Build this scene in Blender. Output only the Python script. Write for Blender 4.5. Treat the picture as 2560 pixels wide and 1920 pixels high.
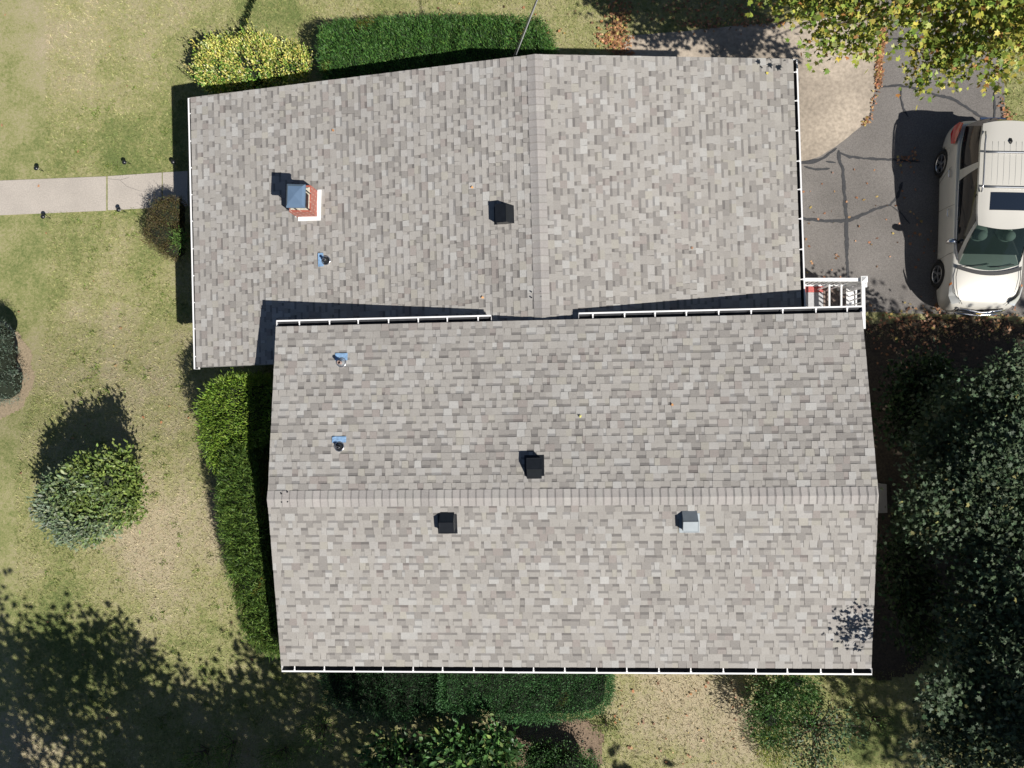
import bpy, math, random
import numpy as np
from mathutils import Vector, Matrix
R_=math.radians
random.seed(7); rng=np.random.default_rng(7)
for o in list(bpy.data.objects): bpy.data.objects.remove(o)
S=bpy.context.scene; COL=S.collection
# ------------------------------------------------------------ camera
F=1790.0; CAMH=17.867; TX,TY,RZ=-0.011,-0.0623,0.0178
def _rot():
    cx,sx=math.cos(TX),math.sin(TX); cy,sy=math.cos(TY),math.sin(TY); c,s=math.cos(RZ),math.sin(RZ)
    return np.array([[1,0,0],[0,cx,-sx],[0,sx,cx]])@np.array([[cy,0,sy],[0,1,0],[-sy,0,cy]])@np.array([[c,-s,0],[s,c,0],[0,0,1]])
ROT=_rot()
cam=bpy.data.cameras.new('camera'); camo=bpy.data.objects.new('camera',cam); COL.objects.link(camo)
cam.sensor_width=36; cam.lens=36*F/2560; cam.clip_end=2000; cam.clip_start=.1
M4=Matrix([list(r) for r in ROT.T]).to_4x4(); M4.translation=Vector((0,0,CAMH)); camo.matrix_world=M4
S.camera=camo
def G(x,y):
    "terrain: the yard rises about 1.2 m from the driveway and front walk towards the lower side of the house"
    k=np.clip((np.asarray(x,float)+2)/7,0,1); y0=2.7-1.2*k; t=np.clip((y0-np.asarray(y,float))/5.0,0,1); return 1.2*t*t*(3-2*t)
def atg(px,py,dz=0.0):
    z=dz
    for _ in range(12): p=at(px,py,z); z=float(G(p.x,p.y))+dz
    return at(px,py,z)
def at(px,py,z=None):
    "world point at height z (default: on the terrain) that the photo shows at pixel px,py"
    if z is None: return atg(px,py)
    v=ROT.T@np.array([(px-1280)/F,-(py-960)/F,-1.0]); t=(z-CAMH)/v[2]
    return Vector((v[0]*t,v[1]*t,z))
# ------------------------------------------------------------ world, sun, exposure
SUNV=Vector((0.7103,-0.5734,1.0)); elev=math.atan2(1,math.hypot(.7103,.5734)); az=math.atan2(SUNV.x,SUNV.y)
W=bpy.data.worlds.new('World'); S.world=W; W.use_nodes=True
wn=W.node_tree.nodes; wl=W.node_tree.links
sky=wn.new('ShaderNodeTexSky'); sky.sky_type='NISHITA'; sky.sun_disc=False; sky.sun_elevation=elev; sky.sun_rotation=az; sky.air_density=.7; sky.dust_density=.4
wl.new(sky.outputs[0],wn['Background'].inputs[0]); wn['Background'].inputs[1].default_value=0.05
sl=bpy.data.lights.new('sun','SUN'); sl.energy=5.0; sl.angle=R_(.5); sl.color=(1.0,.955,.89)
so=bpy.data.objects.new('sun',sl); COL.objects.link(so); so.rotation_euler=SUNV.to_track_quat('Z','Y').to_euler(); so.location=(20,-16,30)
S.view_settings.view_transform='Standard'; S.view_settings.look='None'; S.view_settings.exposure=0.30; S.view_settings.gamma=1
S.render.engine='CYCLES'
# ------------------------------------------------------------ materials
def mat(name,base=(.5,.5,.5),rough=.7,metal=0,var=0,vscale=8,bump=0,bscale=60,attr=None,spec=.5,trans=0,bigvar=0,bigscale=.6,coat=0,transl=0):
    m=bpy.data.materials.new(name); m.use_nodes=True; n=m.node_tree.nodes; l=m.node_tree.links; b=n['Principled BSDF']
    b.inputs['Roughness'].default_value=rough; b.inputs['Metallic'].default_value=metal; b.inputs['Specular IOR Level'].default_value=spec
    b.inputs['Transmission Weight'].default_value=trans; b.inputs['Coat Weight'].default_value=coat
    tc=n.new('ShaderNodeTexCoord')
    if attr:
        a=n.new('ShaderNodeAttribute'); a.attribute_name=attr; col=a.outputs['Color']
    else:
        r=n.new('ShaderNodeRGB'); r.outputs[0].default_value=(*base,1); col=r.outputs[0]
    def mulnoise(col,scale,amt,detail=4):
        t=n.new('ShaderNodeTexNoise'); t.inputs['Scale'].default_value=scale; t.inputs['Detail'].default_value=detail
        l.new(tc.outputs['Object'],t.inputs['Vector'])
        mr=n.new('ShaderNodeMapRange'); mr.inputs['From Min'].default_value=.25; mr.inputs['From Max'].default_value=.75
        mr.inputs['To Min'].default_value=1-amt; mr.inputs['To Max'].default_value=1+amt; l.new(t.outputs['Fac'],mr.inputs['Value'])
        v=n.new('ShaderNodeVectorMath'); v.operation='SCALE'; l.new(col,v.inputs[0]); l.new(mr.outputs[0],v.inputs['Scale']); return v.outputs[0]
    if var: col=mulnoise(col,vscale,var,5)
    if bigvar: col=mulnoise(col,bigscale,bigvar,3)
    l.new(col,b.inputs['Base Color'])
    if bump:
        t=n.new('ShaderNodeTexNoise'); t.inputs['Scale'].default_value=bscale; t.inputs['Detail'].default_value=3; l.new(tc.outputs['Object'],t.inputs['Vector'])
        bp=n.new('ShaderNodeBump'); bp.inputs['Strength'].default_value=bump; bp.inputs['Distance'].default_value=.01; l.new(t.outputs['Fac'],bp.inputs['Height']); l.new(bp.outputs[0],b.inputs['Normal'])
    if transl:
        tr=n.new('ShaderNodeBsdfTranslucent'); l.new(col,tr.inputs['Color']); mx=n.new('ShaderNodeMixShader'); mx.inputs[0].default_value=transl
        l.new(b.outputs[0],mx.inputs[1]); l.new(tr.outputs[0],mx.inputs[2]); l.new(mx.outputs[0],n['Material Output'].inputs[0])
    return m
SH=mat('shingle',attr='col',rough=.92,var=.22,vscale=85,bump=.35,bscale=160,bigvar=.06,bigscale=.35,spec=.25)
WHITE=mat('white_aluminium',(.80,.80,.80),.45,var=.05,vscale=3)
GUT_IN=mat('dark_gutter_lining',(.035,.037,.042),.85,var=.4,vscale=9)  # near-black inner faces of gutters and vent pipes
SIDING=mat('siding',(.62,.60,.55),.6,var=.05)
BLACKP=mat('black_plastic',(.009,.011,.014),.33,var=.2,vscale=12)
GALV=mat('galvanised_steel',(.55,.58,.60),.38,metal=.75,var=.15,vscale=10)
STEEL=mat('bright_steel',(.75,.75,.76),.22,metal=.9,var=.1)
BLUE=mat('blue_film',(.23,.37,.56),.28,var=.22,vscale=22,bump=.5,bscale=25)
CAPM=mat('blue_grey_cap',(.13,.20,.30),.42,var=.08,vscale=6,metal=.15)
MORTAR=mat('chimney_crown',(.50,.47,.38),.9,var=.35,vscale=28,bump=.6,bscale=40)
FOL=mat('foliage',attr='col',rough=.5,var=.15,vscale=30,transl=.22,spec=.4)
GLOSSFOL=mat('glossy_foliage',attr='col',rough=.45,var=.12,vscale=30,transl=.2,spec=.35)
BARK=mat('bark',(.085,.066,.052),.9,var=.4,vscale=18,bump=.8,bscale=30)
CORE=mat('shade_core',(.010,.016,.007),.95,var=.4,vscale=20)  # near-black solid core added inside the foliage to block light
def brickmat():
    m=bpy.data.materials.new('brick'); m.use_nodes=True; n=m.node_tree.nodes; l=m.node_tree.links; b=n['Principled BSDF']; b.inputs['Roughness'].default_value=.85
    tc=n.new('ShaderNodeTexCoord'); br=n.new('ShaderNodeTexBrick'); br.inputs['Scale'].default_value=1; br.inputs['Brick Width'].default_value=.2; br.inputs['Row Height'].default_value=.075
    br.inputs['Mortar Size'].default_value=.006; br.inputs['Color1'].default_value=(.42,.10,.065,1); br.inputs['Color2'].default_value=(.30,.085,.06,1); br.inputs['Mortar'].default_value=(.55,.45,.38,1)
    sp=n.new('ShaderNodeSeparateXYZ'); l.new(tc.outputs['Object'],sp.inputs[0]); ad=n.new('ShaderNodeMath'); l.new(sp.outputs[0],ad.inputs[0]); l.new(sp.outputs[1],ad.inputs[1])
    cb=n.new('ShaderNodeCombineXYZ'); l.new(ad.outputs[0],cb.inputs[0]); l.new(sp.outputs[2],cb.inputs[1]); l.new(cb.outputs[0],br.inputs['Vector']); l.new(br.outputs['Color'],b.inputs['Base Color'])
    return m
BRICK=brickmat()
# ------------------------------------------------------------ mesh helpers
class MB:
    def __init__(s): s.v=[]; s.f=[]; s.m=[]; s.c=[]
    def add(s,vs,fs,m=0,c=None):
        b=len(s.v); s.v+= [tuple(p) for p in vs]
        for f in fs: s.f.append([b+i for i in f]); s.m.append(m); s.c.append(c or (1,1,1))
    def box(s,c,d,rz=0,m=0,col=None,mx=None):
        x,y,z=[k/2 for k in d]; P=[Vector((a*x,b*y,e*z)) for a in(-1,1) for b in(-1,1) for e in(-1,1)]
        mm=mx or (Matrix.Translation(Vector(c))@Matrix.Rotation(rz,4,'Z'))
        s.add([mm@p for p in P],[(0,1,3,2),(4,6,7,5),(0,4,5,1),(2,3,7,6),(0,2,6,4),(1,5,7,3)],m,col)
    def beam(s,a,b,w,h,m=0,up=Vector((0,0,1))):
        a=Vector(a); b=Vector(b); d=(b-a); L=d.length; x=d.normalized(); y=up.cross(x).normalized(); z=x.cross(y)
        mm=Matrix((x,y,z)).transposed().to_4x4(); mm.translation=(a+b)/2
        s.box((0,0,0),(L,w,h),m=m,mx=mm)
    def tube(s,pts,rads,n=8,m=0,cap=True,col=None):
        pts=[Vector(p) for p in pts]; vs=[]; fs=[]
        if not hasattr(rads,'__len__'): rads=[rads]*len(pts)
        for i,p in enumerate(pts):
            d=(pts[min(i+1,len(pts)-1)]-pts[max(i-1,0)]).normalized()
            a=d.orthogonal().normalized() if i==0 else (a-d*a.dot(d)).normalized()
            b=d.cross(a)
            for k in range(n):
                t=2*math.pi*k/n; vs.append(p+(a*math.cos(t)+b*math.sin(t))*rads[i])
        for i in range(len(pts)-1):
            for k in range(n): fs.append((i*n+k,i*n+(k+1)%n,(i+1)*n+(k+1)%n,(i+1)*n+k))
        if cap: fs.append(tuple(range(n))[::-1]); fs.append(tuple((len(pts)-1)*n+k for k in range(n)))
        s.add(vs,fs,m,col)
    def lathe(s,prof,c,n=20,m=0,axis=Vector((0,0,1)),col=None):
        "prof: (r,h) along axis"
        ax=axis.normalized(); a=ax.orthogonal().normalized(); b=ax.cross(a); vs=[]; fs=[]
        for r,h in prof:
            for k in range(n):
                t=2*math.pi*k/n; vs.append(Vector(c)+ax*h+(a*math.cos(t)+b*math.sin(t))*r)
        for i in range(len(prof)-1):
            for k in range(n): fs.append((i*n+k,i*n+(k+1)%n,(i+1)*n+(k+1)%n,(i+1)*n+k))
        s.add(vs,fs,m,col)
    def prism(s,poly,z0,z1,m=0,inset=0,col=None):
        n=len(poly); c=sum((Vector(p[:2]) for p in poly),Vector((0,0)))/n
        vs=[(p[0],p[1],z0) for p in poly]
        for p in poly:
            q=Vector(p[:2]); q=q+(c-q).normalized()*inset; vs.append((q.x,q.y,z1))
        s.add(vs,[tuple(range(n))[::-1],tuple(range(n,2*n))]+[(i,(i+1)%n,n+(i+1)%n,n+i) for i in range(n)],m,col)
    def build(s,name,mats,parent=None,smooth=False,colattr=False,loc=None):
        me=bpy.data.meshes.new(name); vs=s.v
        if loc is not None: vs=[(x-loc[0],y-loc[1],z-loc[2]) for x,y,z in vs]
        me.from_pydata(vs,[],s.f); mats=mats if isinstance(mats,(list,tuple)) else [mats]
        for m in mats: me.materials.append(m)
        me.polygons.foreach_set('material_index',s.m)
        if smooth: me.polygons.foreach_set('use_smooth',[True]*len(s.f))
        if colattr:
            a=me.attributes.new('col','FLOAT_COLOR','FACE'); a.data.foreach_set('color',np.array([(*c,1) for c in s.c],dtype=np.float32).ravel())
        me.update(); o=bpy.data.objects.new(name,me); COL.objects.link(o)
        if parent is not None:
            o.parent=parent
            if loc is None and parent.type=='EMPTY' or loc is None: o.matrix_parent_inverse=Matrix.Translation(-root_loc(parent))
        elif loc is not None: o.location=loc
        return o
def root_loc(o):
    p=Vector((0,0,0))
    while o is not None: p+=o.location; o=o.parent
    return p
def tag(o,label=None,cat=None,group=None,kind=None):
    if label: o['label']=label
    if cat: o['category']=cat
    if group: o['group']=group
    if kind: o['kind']=kind
    return o
def empty(name,loc=(0,0,0),rz=0):
    o=bpy.data.objects.new(name,None); COL.objects.link(o); o.location=loc; o.rotation_euler=(0,0,rz); o.empty_display_size=.2; return o
def npmesh(name,V,nper,tmpl_faces,mats,colf,parent=None,smooth=False,matidx=None):
    "V: (N,k,3) verts per item; tmpl_faces: list of index tuples; colf (N,3)"
    N,k,_=V.shape; me=bpy.data.meshes.new(name); me.vertices.add(N*k); me.vertices.foreach_set('co',V.astype(np.float32).ravel())
    fl=[len(f) for f in tmpl_faces]; flat=np.concatenate([np.array(f) for f in tmpl_faces]); L=len(flat)
    loops=(np.arange(N)[:,None]*k+flat[None,:]).ravel().astype(np.int32)
    tot=np.tile(np.array(fl,dtype=np.int32),N); st=np.concatenate([[0],np.cumsum(tot)[:-1]]).astype(np.int32)
    me.loops.add(len(loops)); me.loops.foreach_set('vertex_index',loops)
    me.polygons.add(len(tot)); me.polygons.foreach_set('loop_start',st); me.polygons.foreach_set('loop_total',tot)
    if smooth: me.polygons.foreach_set('use_smooth',np.ones(len(tot),dtype=bool))
    me.materials.append(mats); me.update(calc_edges=True)
    c=np.repeat(np.concatenate([np.clip(colf,0,1),np.ones((N,1))],1),len(fl),axis=0).astype(np.float32)
    a=me.attributes.new('col','FLOAT_COLOR','FACE'); a.data.foreach_set('color',c.ravel())
    me.validate(); o=bpy.data.objects.new(name,me); COL.objects.link(o)
    if parent is not None: o.parent=parent; o.matrix_parent_inverse=Matrix.Translation(-root_loc(parent))
    return o
LEAVES={
 'oval':([(0,0,0),(.28,.32,.06),(.30,.62,.05),(0,1,-.04),(-.30,.62,.05),(-.28,.32,.06),(0,.5,-.02)],[(0,1,2,3,6),(0,6,3,4,5)]),
 'blade':([(-.5,0,0),(.5,0,0),(.35,.6,.05),(0,1,.0),(-.35,.6,.05)],[(0,1,2,3,4)]),
 'needle':([(-.5,0,0),(.5,0,0),(0,1,0)],[(0,1,2)]),
 'maple':([(0,0,0),(.16,.12,.03),(.50,.10,.0),(.34,.32,.05),(.56,.58,-.03),(.22,.56,.05),(0,1,-.05),(-.22,.56,.05),(-.56,.58,-.03),(-.34,.32,.05),(-.50,.10,.0),(-.16,.12,.03),(0,.4,-.02)],
   [(0,1,2,3,12),(3,4,5,12),(5,6,7,12),(7,8,9,12),(9,10,11,0,12)]),
}
def unit(a): return a/np.maximum(np.linalg.norm(a,axis=-1,keepdims=True),1e-9)
def leaves(name,P,D,Nn,L,Wd,shape,colf,m,parent=None):
    "P base points, D leaf direction, Nn approx normal, L length, Wd width"
    T=unit(D); B=unit(np.cross(T,Nn)); Z=np.cross(B,T)
    tm,fc=LEAVES[shape]; tm=np.array(tm)
    V=P[:,None,:]+T[:,None,:]*(tm[None,:,1:2]*L[:,None,None])+B[:,None,:]*(tm[None,:,0:1]*Wd[:,None,None])+Z[:,None,:]*(tm[None,:,2:3]*L[:,None,None])
    return npmesh(name,V,len(tm),fc,m,colf,parent)
def mixcol(n,cols,wts,jit=.18):
    cols=np.array(cols); idx=rng.choice(len(cols),n,p=np.array(wts)/sum(wts)); c=cols[idx]*(1+rng.normal(0,jit,(n,1))); return np.clip(c*(1+rng.normal(0,.05,(n,3))),.002,1)
def noise3(P,s,seed=0):
    r=np.random.default_rng(seed); v=np.zeros(len(P))
    for k in range(5): w=r.normal(0,s,3); v+=np.sin(P@w+r.uniform(0,6.28))
    return v/5
# ------------------------------------------------------------ ground
def patchval(x,y):
    "how dry the lawn is at x,y (0 green .. 1 straw)"
    d=np.full(np.shape(x),.42)
    for px,py,r,a in LAWNP:
        c=at(px,py); d=d+a*np.exp(-((x-c.x)**2+(y-c.y)**2)/(2*r*r))
    return np.clip(d,0,1)
LAWNP=[(60,60,1.4,.10),(250,120,1.5,.22),(430,300,1.3,-.22),(330,380,.8,-.22),(130,380,.6,-.25),(180,600,1.6,-.10),(420,700,1.0,-.12),(60,700,1.0,-.15),(250,820,1.3,.18),(330,1000,1.4,.14),(60,1150,1.0,-.05),(420,1170,.7,-.15),(430,1330,1.3,.45),(360,1480,1.1,.25),(90,1480,1.1,-.12),(520,1500,.7,-.25),(250,1620,1.2,-.3),(600,1750,1.4,-.1),
 (680,40,.7,-.35),(900,30,1.3,.0),(1250,40,.8,.05),(1700,1790,.9,.75),(1620,1720,.7,.1),(1840,1880,.5,.3),(1800,1760,.5,.25),(1660,1890,.7,-.25),(2150,1850,.6,-.45),(1950,1860,.6,.0),(2530,260,.5,-.1),(600,1880,1,.1),(1000,1850,1,.0),(60,1905,.8,.5)]
def lawnmat(name,blade=False):
    m=bpy.data.materials.new(name); m.use_nodes=True; n=m.node_tree.nodes; l=m.node_tree.links; b=n['Principled BSDF']; b.inputs['Roughness'].default_value=.85; b.inputs['Specular IOR Level'].default_value=.25
    at_=n.new('ShaderNodeAttribute'); at_.attribute_name='dry'; tc=n.new('ShaderNodeTexCoord')
    def noise(sc,det,rough=.6,dist=0):
        t=n.new('ShaderNodeTexNoise'); t.inputs['Scale'].default_value=sc; t.inputs['Detail'].default_value=det; t.inputs['Roughness'].default_value=rough; t.inputs['Distortion'].default_value=dist; l.new(tc.outputs['Object'],t.inputs['Vector']); return t.outputs['Fac']
    def math_(op,a,b2):
        q=n.new('ShaderNodeMath'); q.operation=op
        for i,v in enumerate((a,b2)):
            if isinstance(v,(int,float)): q.inputs[i].default_value=v
            else: l.new(v,q.inputs[i])
        return q.outputs[0]
    big=math_('MULTIPLY',math_('SUBTRACT',noise(1.1,6,.65,.3),.5),1.5)
    fine=math_('MULTIPLY',math_('SUBTRACT',noise(13,6,.8,.5),.5),2.0)
    d=math_('ADD',math_('ADD',at_.outputs['Fac'],big),fine)
    cr=n.new('ShaderNodeValToRGB'); e=cr.color_ramp.elements; e[0].position=0.0; e[0].color=(.165,.207,.066,1); e[1].position=1; e[1].color=(.48,.41,.275,1)
    for p,c in ((.3,(.29,.30,.118)),(.55,(.385,.362,.182)),(.78,(.415,.372,.222))):
        x=e.new(p); x.color=(*c,1)
    l.new(d,cr.inputs[0]); col=cr.outputs[0]
    mr=n.new('ShaderNodeMapRange'); mr.inputs['From Min'].default_value=.3; mr.inputs['From Max'].default_value=.7; mr.inputs['To Min'].default_value=.62 if not blade else 1.25; mr.inputs['To Max'].default_value=1.15 if not blade else 2.1
    l.new(noise(55,3,.8),mr.inputs['Value']); v=n.new('ShaderNodeVectorMath'); v.operation='SCALE'; l.new(col,v.inputs[0]); l.new(mr.outputs[0],v.inputs['Scale'])
    if blade:
        a2=n.new('ShaderNodeAttribute'); a2.attribute_name='col'; v2=n.new('ShaderNodeVectorMath'); v2.operation='MULTIPLY'; l.new(v.outputs[0],v2.inputs[0]); l.new(a2.outputs['Color'],v2.inputs[1]); l.new(v2.outputs[0],b.inputs['Base Color'])
    else:
        l.new(v.outputs[0],b.inputs['Base Color']); bp=n.new('ShaderNodeBump'); bp.inputs['Strength'].default_value=.8; bp.inputs['Distance'].default_value=.03; l.new(noise(40,4,.8),bp.inputs['Height']); l.new(bp.outputs[0],b.inputs['Normal'])
    return m
def dryattr(o):
    me=o.data; n=len(me.vertices); co=np.empty(n*3,np.float32); me.vertices.foreach_get('co',co); co=co.reshape(-1,3)
    a=me.attributes.new('dry','FLOAT','POINT'); a.data.foreach_set('value',patchval(co[:,0],co[:,1]).astype(np.float32))
def groundsheet():
    xs=np.concatenate([[-400,-120,-50,-25],np.arange(-15,15.01,.3),[25,50,120,400]]); ys=xs
    X,Y=np.meshgrid(xs,ys,indexing='ij'); inner=(abs(X)<15)&(abs(Y)<15)
    Z=G(X,Y)
    V=np.stack([X,Y,Z],-1).reshape(-1,3); n=len(xs)
    mb=MB(); mb.v=[tuple(v) for v in V]
    for i in range(n-1):
        for j in range(n-1): mb.f.append([i*n+j,(i+1)*n+j,(i+1)*n+j+1,i*n+j+1]); mb.m.append(0); mb.c.append((1,1,1))
    o=mb.build('lawn',lawnmat('lawn_ground')); tag(o,kind='structure'); dryattr(o); return o
groundsheet()
def sheet(name,pts,z,m,thick=0,kind='structure',parent=None,wob=0,sub=0):
    P=[at(x,y,0) for x,y in pts]
    if wob:
        Q=[]
        for i,p in enumerate(P):
            q=P[(i+1)%len(P)]; L=(q-p).length; k=max(1,int(L/.12)) if L<9 else 1
            for j in range(k):
                r=p.lerp(q,j/k); 
                if j: r=r+Vector((random.uniform(-wob,wob),random.uniform(-wob,wob),0))
                Q.append(r)
        P=Q
    mb=MB(); mb.prism(P,z-max(thick,.003),z,0); o=mb.build(name,m,parent)
    if parent is None: tag(o,kind=kind)
    return o
ASPH=mat('asphalt',(.172,.160,.150),.9,var=.30,vscale=42,bump=.5,bscale=110,bigvar=.22,bigscale=.55,spec=.3)
SEAL=mat('crack_sealant',(.040,.041,.045),.75,var=.35,vscale=25)
CONC=mat('concrete',(.335,.285,.228),.9,var=.26,vscale=14,bump=.4,bscale=80,bigvar=.45,bigscale=.5)
WALK=mat('walk_concrete',(.42,.38,.335),.9,var=.22,vscale=40,bump=.4,bscale=90,bigvar=.08,bigscale=1.5)
SOIL=mat('dry_mulch',(.34,.27,.18),.95,var=.3,vscale=25,bump=.8,bscale=50)
SOILD=mat('bare_soil',(.20,.145,.10),.95,var=.35,vscale=25,bump=.8,bscale=50)
drv=sheet('driveway',[(1900,200),(2150,200),(2150,-200),(2524,-200),(2512,60),(2509,180),(2513,310),(2540,345),(2620,380),(2900,420),(2900,800),(2560,792),(2350,786),(2165,780),(1900,800)],.008,ASPH,wob=.012)
apron=sheet('concrete_pad',[(1540,200),(1560,110),(1572,90),(1700,80),(1850,64),(1950,58),(2050,50),(2130,30),(2160,-30),(2200,-30),(2207,45),(2201,100),(2195,160),(2188,210),(2180,262),(2168,300),(2150,318),(2120,343),(2090,366),(2050,391),(2020,401),(1990,406),(1900,408),(1880,200)],.024,CONC,wob=.006)
walk=empty('front_walk',at(200,490)); tag(walk,kind='structure')
for a,b,c,d in (((-500,472),(266,441.5),(266,527),(-500,560)),((270.5,441),(405,432),(405,519),(270.5,526)),((408,431.8),(470,428),(470,516),(408,519)),((473,428),(640,420),(640,512),(473,516))):
    sheet('walk_slab',[a,b,c,d],.022,WALK,thick=.05,parent=walk)
CR2=[[(270,447,1.5),(300,450,1.5),(322,444,1.2)],[(300,450,1.5),(318,466,1.5),(352,478,1.2)]]
for ln in CR2:
    mb=MB(); mb.tube([at(x+random.uniform(-1,1),y,.0215) for x,y,_ in ln],.004,4); mb.build('hairline_crack',SEAL,walk)
cracks=[[(1994,545,9),(2030,549,9),(2075,553,10),(2117,552,12),(2150,540,10),(2185,524,8),(2225,512,6),(2245,490,8),(2256,455,6)],
 [(2096,376,8),(2099,400,9),(2107,425,9),(2110,470,9),(2114,520,10),(2116,552,11),(2117,620,10),(2119,680,9),(2123,720,8)],
 [(2096,380,6),(2125,392,7),(2160,396,6),(2200,398,7),(2242,400,6),(2300,404,5)],
 [(1996,407,9),(2030,405,10),(2058,396,8),(2080,378,7),(2092,370,6)],[(2010,416,6),(2045,424,7),(2075,421,5)],[(2066,404,6),(2090,407,5)],
 [(2205,218,5),(2245,213,6),(2275,218,7),(2330,234,7),(2380,246,8),(2420,270,7),(2450,290,7),(2490,303,6)],
 [(2254,218,4),(2252,245,5),(2258,270,5),(2270,292,5)],[(2486,232,4),(2487,270,6),(2486,305,5)],[(2200,95,4),(2270,98,4)],[(2230,515,3),(2250,530,4),(2275,560,3)]]
CZ=[.0105]
for ln in cracks:
    mb=MB(); pts=[]
    for i in range(len(ln)-1):
        a=ln[i]; b=ln[i+1]; k=max(2,int(math.hypot(a[0]-b[0],a[1]-b[1])/7))
        for j in range(k): t=j/k; pts.append((a[0]+(b[0]-a[0])*t+random.uniform(-1.1,1.1),a[1]+(b[1]-a[1])*t+random.uniform(-1.1,1.1),(a[2]+(b[2]-a[2])*t)*random.uniform(.75,1.2)))
    pts.append(ln[-1]); CZ[0]+=.0011; W3=[Vector(at(x,y,CZ[0])) for x,y,_ in pts]; vs=[]
    for i,p in enumerate(W3):
        d=(W3[min(i+1,len(W3)-1)]-W3[max(i-1,0)]).normalized(); n_=Vector((-d.y,d.x,0)); w=pts[i][2]/225*random.uniform(.8,1.15)
        if i in(0,len(W3)-1): w*=.4
        vs+=[p+n_*w,p-n_*w]
    mb.add(vs,[(2*i,2*i+1,2*i+3,2*i+2) for i in range(len(W3)-1)]); mb.build('crack_seal',SEAL,drv)
# grass blades
def inpoly(x,y,poly):
    r=np.zeros(len(x),bool); j=len(poly)-1
    for i in range(len(poly)):
        xi,yi=poly[i][:2]; xj,yj=poly[j][:2]
        c=((yi>y)!=(yj>y))&(x<(xj-xi)*(y-yi)/((yj-yi)+1e-12)+xi); r^=c; j=i
    return r
def drape(name,pts,dz,m,cell=.05):
    P=[at(x,y)[:] for x,y in pts]; a=np.array(P); x0,y0=a[:,0].min(),a[:,1].min(); nx=int((a[:,0].max()-x0)/cell)+1; ny=int((a[:,1].max()-y0)/cell)+1
    X,Y=np.meshgrid(x0+cell*np.arange(nx),y0+cell*np.arange(ny),indexing='ij'); xx=X.ravel(); yy=Y.ravel(); k=inpoly(xx+.04*np.sin(yy*9),yy+.04*np.sin(xx*8+1),P); xx=xx[k]; yy=yy[k]
    V=np.stack([np.stack([xx+dx,yy+dy,G(xx+dx,yy+dy)+dz],1) for dx,dy in ((0,0),(cell,0),(cell,cell),(0,cell))],1); o=npmesh(name,V,4,[(0,1,2,3)],m,np.ones((len(xx),3))); tag(o,kind='structure'); return o
drape('garden_bed',[(-80,790),(20,815),(48,835),(72,880),(84,930),(78,975),(55,1015),(20,1045),(-80,1075)],.010,SOIL)
drape('bare_soil',[(1400,1795),(1450,1802),(1490,1812),(1510,1850),(1500,1895),(1470,1990),(1330,1990),(1280,1900),(1250,1830),(1300,1800)],.010,SOILD)
drape('shaded_bed',[(2172,815),(2300,800),(2480,800),(2640,820),(2640,1500),(2420,1520),(2330,1640),(2250,1700),(2185,1700),(2100,1660),(2100,815)],.012,mat('dark_soil',(.060,.045,.030),.95,var=.5,vscale=22,bump=.8,bscale=50),.07)  # very dark soil colour on the strip right of the house
def W(pts,z=None): return [at(x,y,z)[:] for x,y in pts]
NOG=[W([(2160,850),(2300,850),(2480,850),(2640,860),(2640,1480),(2420,1500),(2320,1600),(2240,1670),(2185,1680),(2100,1640)]),W([(-600,450),(268,440),(440,430),(2000,430),(2000,517),(362,522),(268,527),(-600,560)]),
     W([(1900,200),(2150,200),(2150,-200),(2512,-200),(2510,180),(2513,310),(2540,345),(2620,380),(2900,420),(2900,786),(2165,776),(1900,790)]),
     W([(1540,200),(1560,110),(1572,92),(1700,82),(1850,66),(1950,60),(2050,52),(2130,32),(2160,-30),(2210,-30),(2190,408),(1900,408)]),
     [(-7.5,1),(4.6,1),(4.6,6.4),(-7.5,6.4)],[(-5.3,-5.1),(5.6,-5.1),(5.6,1.2),(-5.3,1.2)],
     W([(-80,800),(20,820),(44,838),(68,880),(80,930),(74,975),(50,1013),(18,1040),(-80,1070)]),W([(1420,1805),(1485,1818),(1500,1850),(1490,1890),(1460,1990),(1330,1990),(1300,1810)])]
def grass(n):
    x=rng.uniform(-13.2,13,n); y=rng.uniform(-10.6,10.6,n); k=np.ones(n,bool)
    for p in NOG: k&=~inpoly(x,y,p)
    x=x[k];y=y[k]; n=len(x); P=np.stack([x,y,G(x,y)+.002],1)
    a=rng.uniform(0,2*np.pi,n)+.6*np.sin(x*1.7)+.5*np.cos(y*2.1); lean=rng.uniform(.2,1.5,n); D=np.stack([np.cos(a)*lean,np.sin(a)*lean,np.ones(n)*.8],1)
    Nn=rng.normal(0,1,(n,3))+np.array([0,0,.5]); L=rng.uniform(.04,.11,n); Wd=rng.uniform(.007,.016,n)
    c=np.clip(1+rng.normal(0,.30,(n,1))+.25*noise3(P,9,21)[:,None]+.2*noise3(P,23,22)[:,None],.35,1.75)*np.array([[1,1,1]])+rng.normal(0,.05,(n,3)); 
    # attribute is clipped to 1 so scale in half range
    o=leaves('grass',P,D,Nn,L,Wd,'needle',np.clip(c*.62,.05,1),lawnmat('grass_blade',True)); dryattr(o); tag(o,'short patchy green and straw coloured lawn grass','grass',kind='stuff')
grass(330000)
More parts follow.
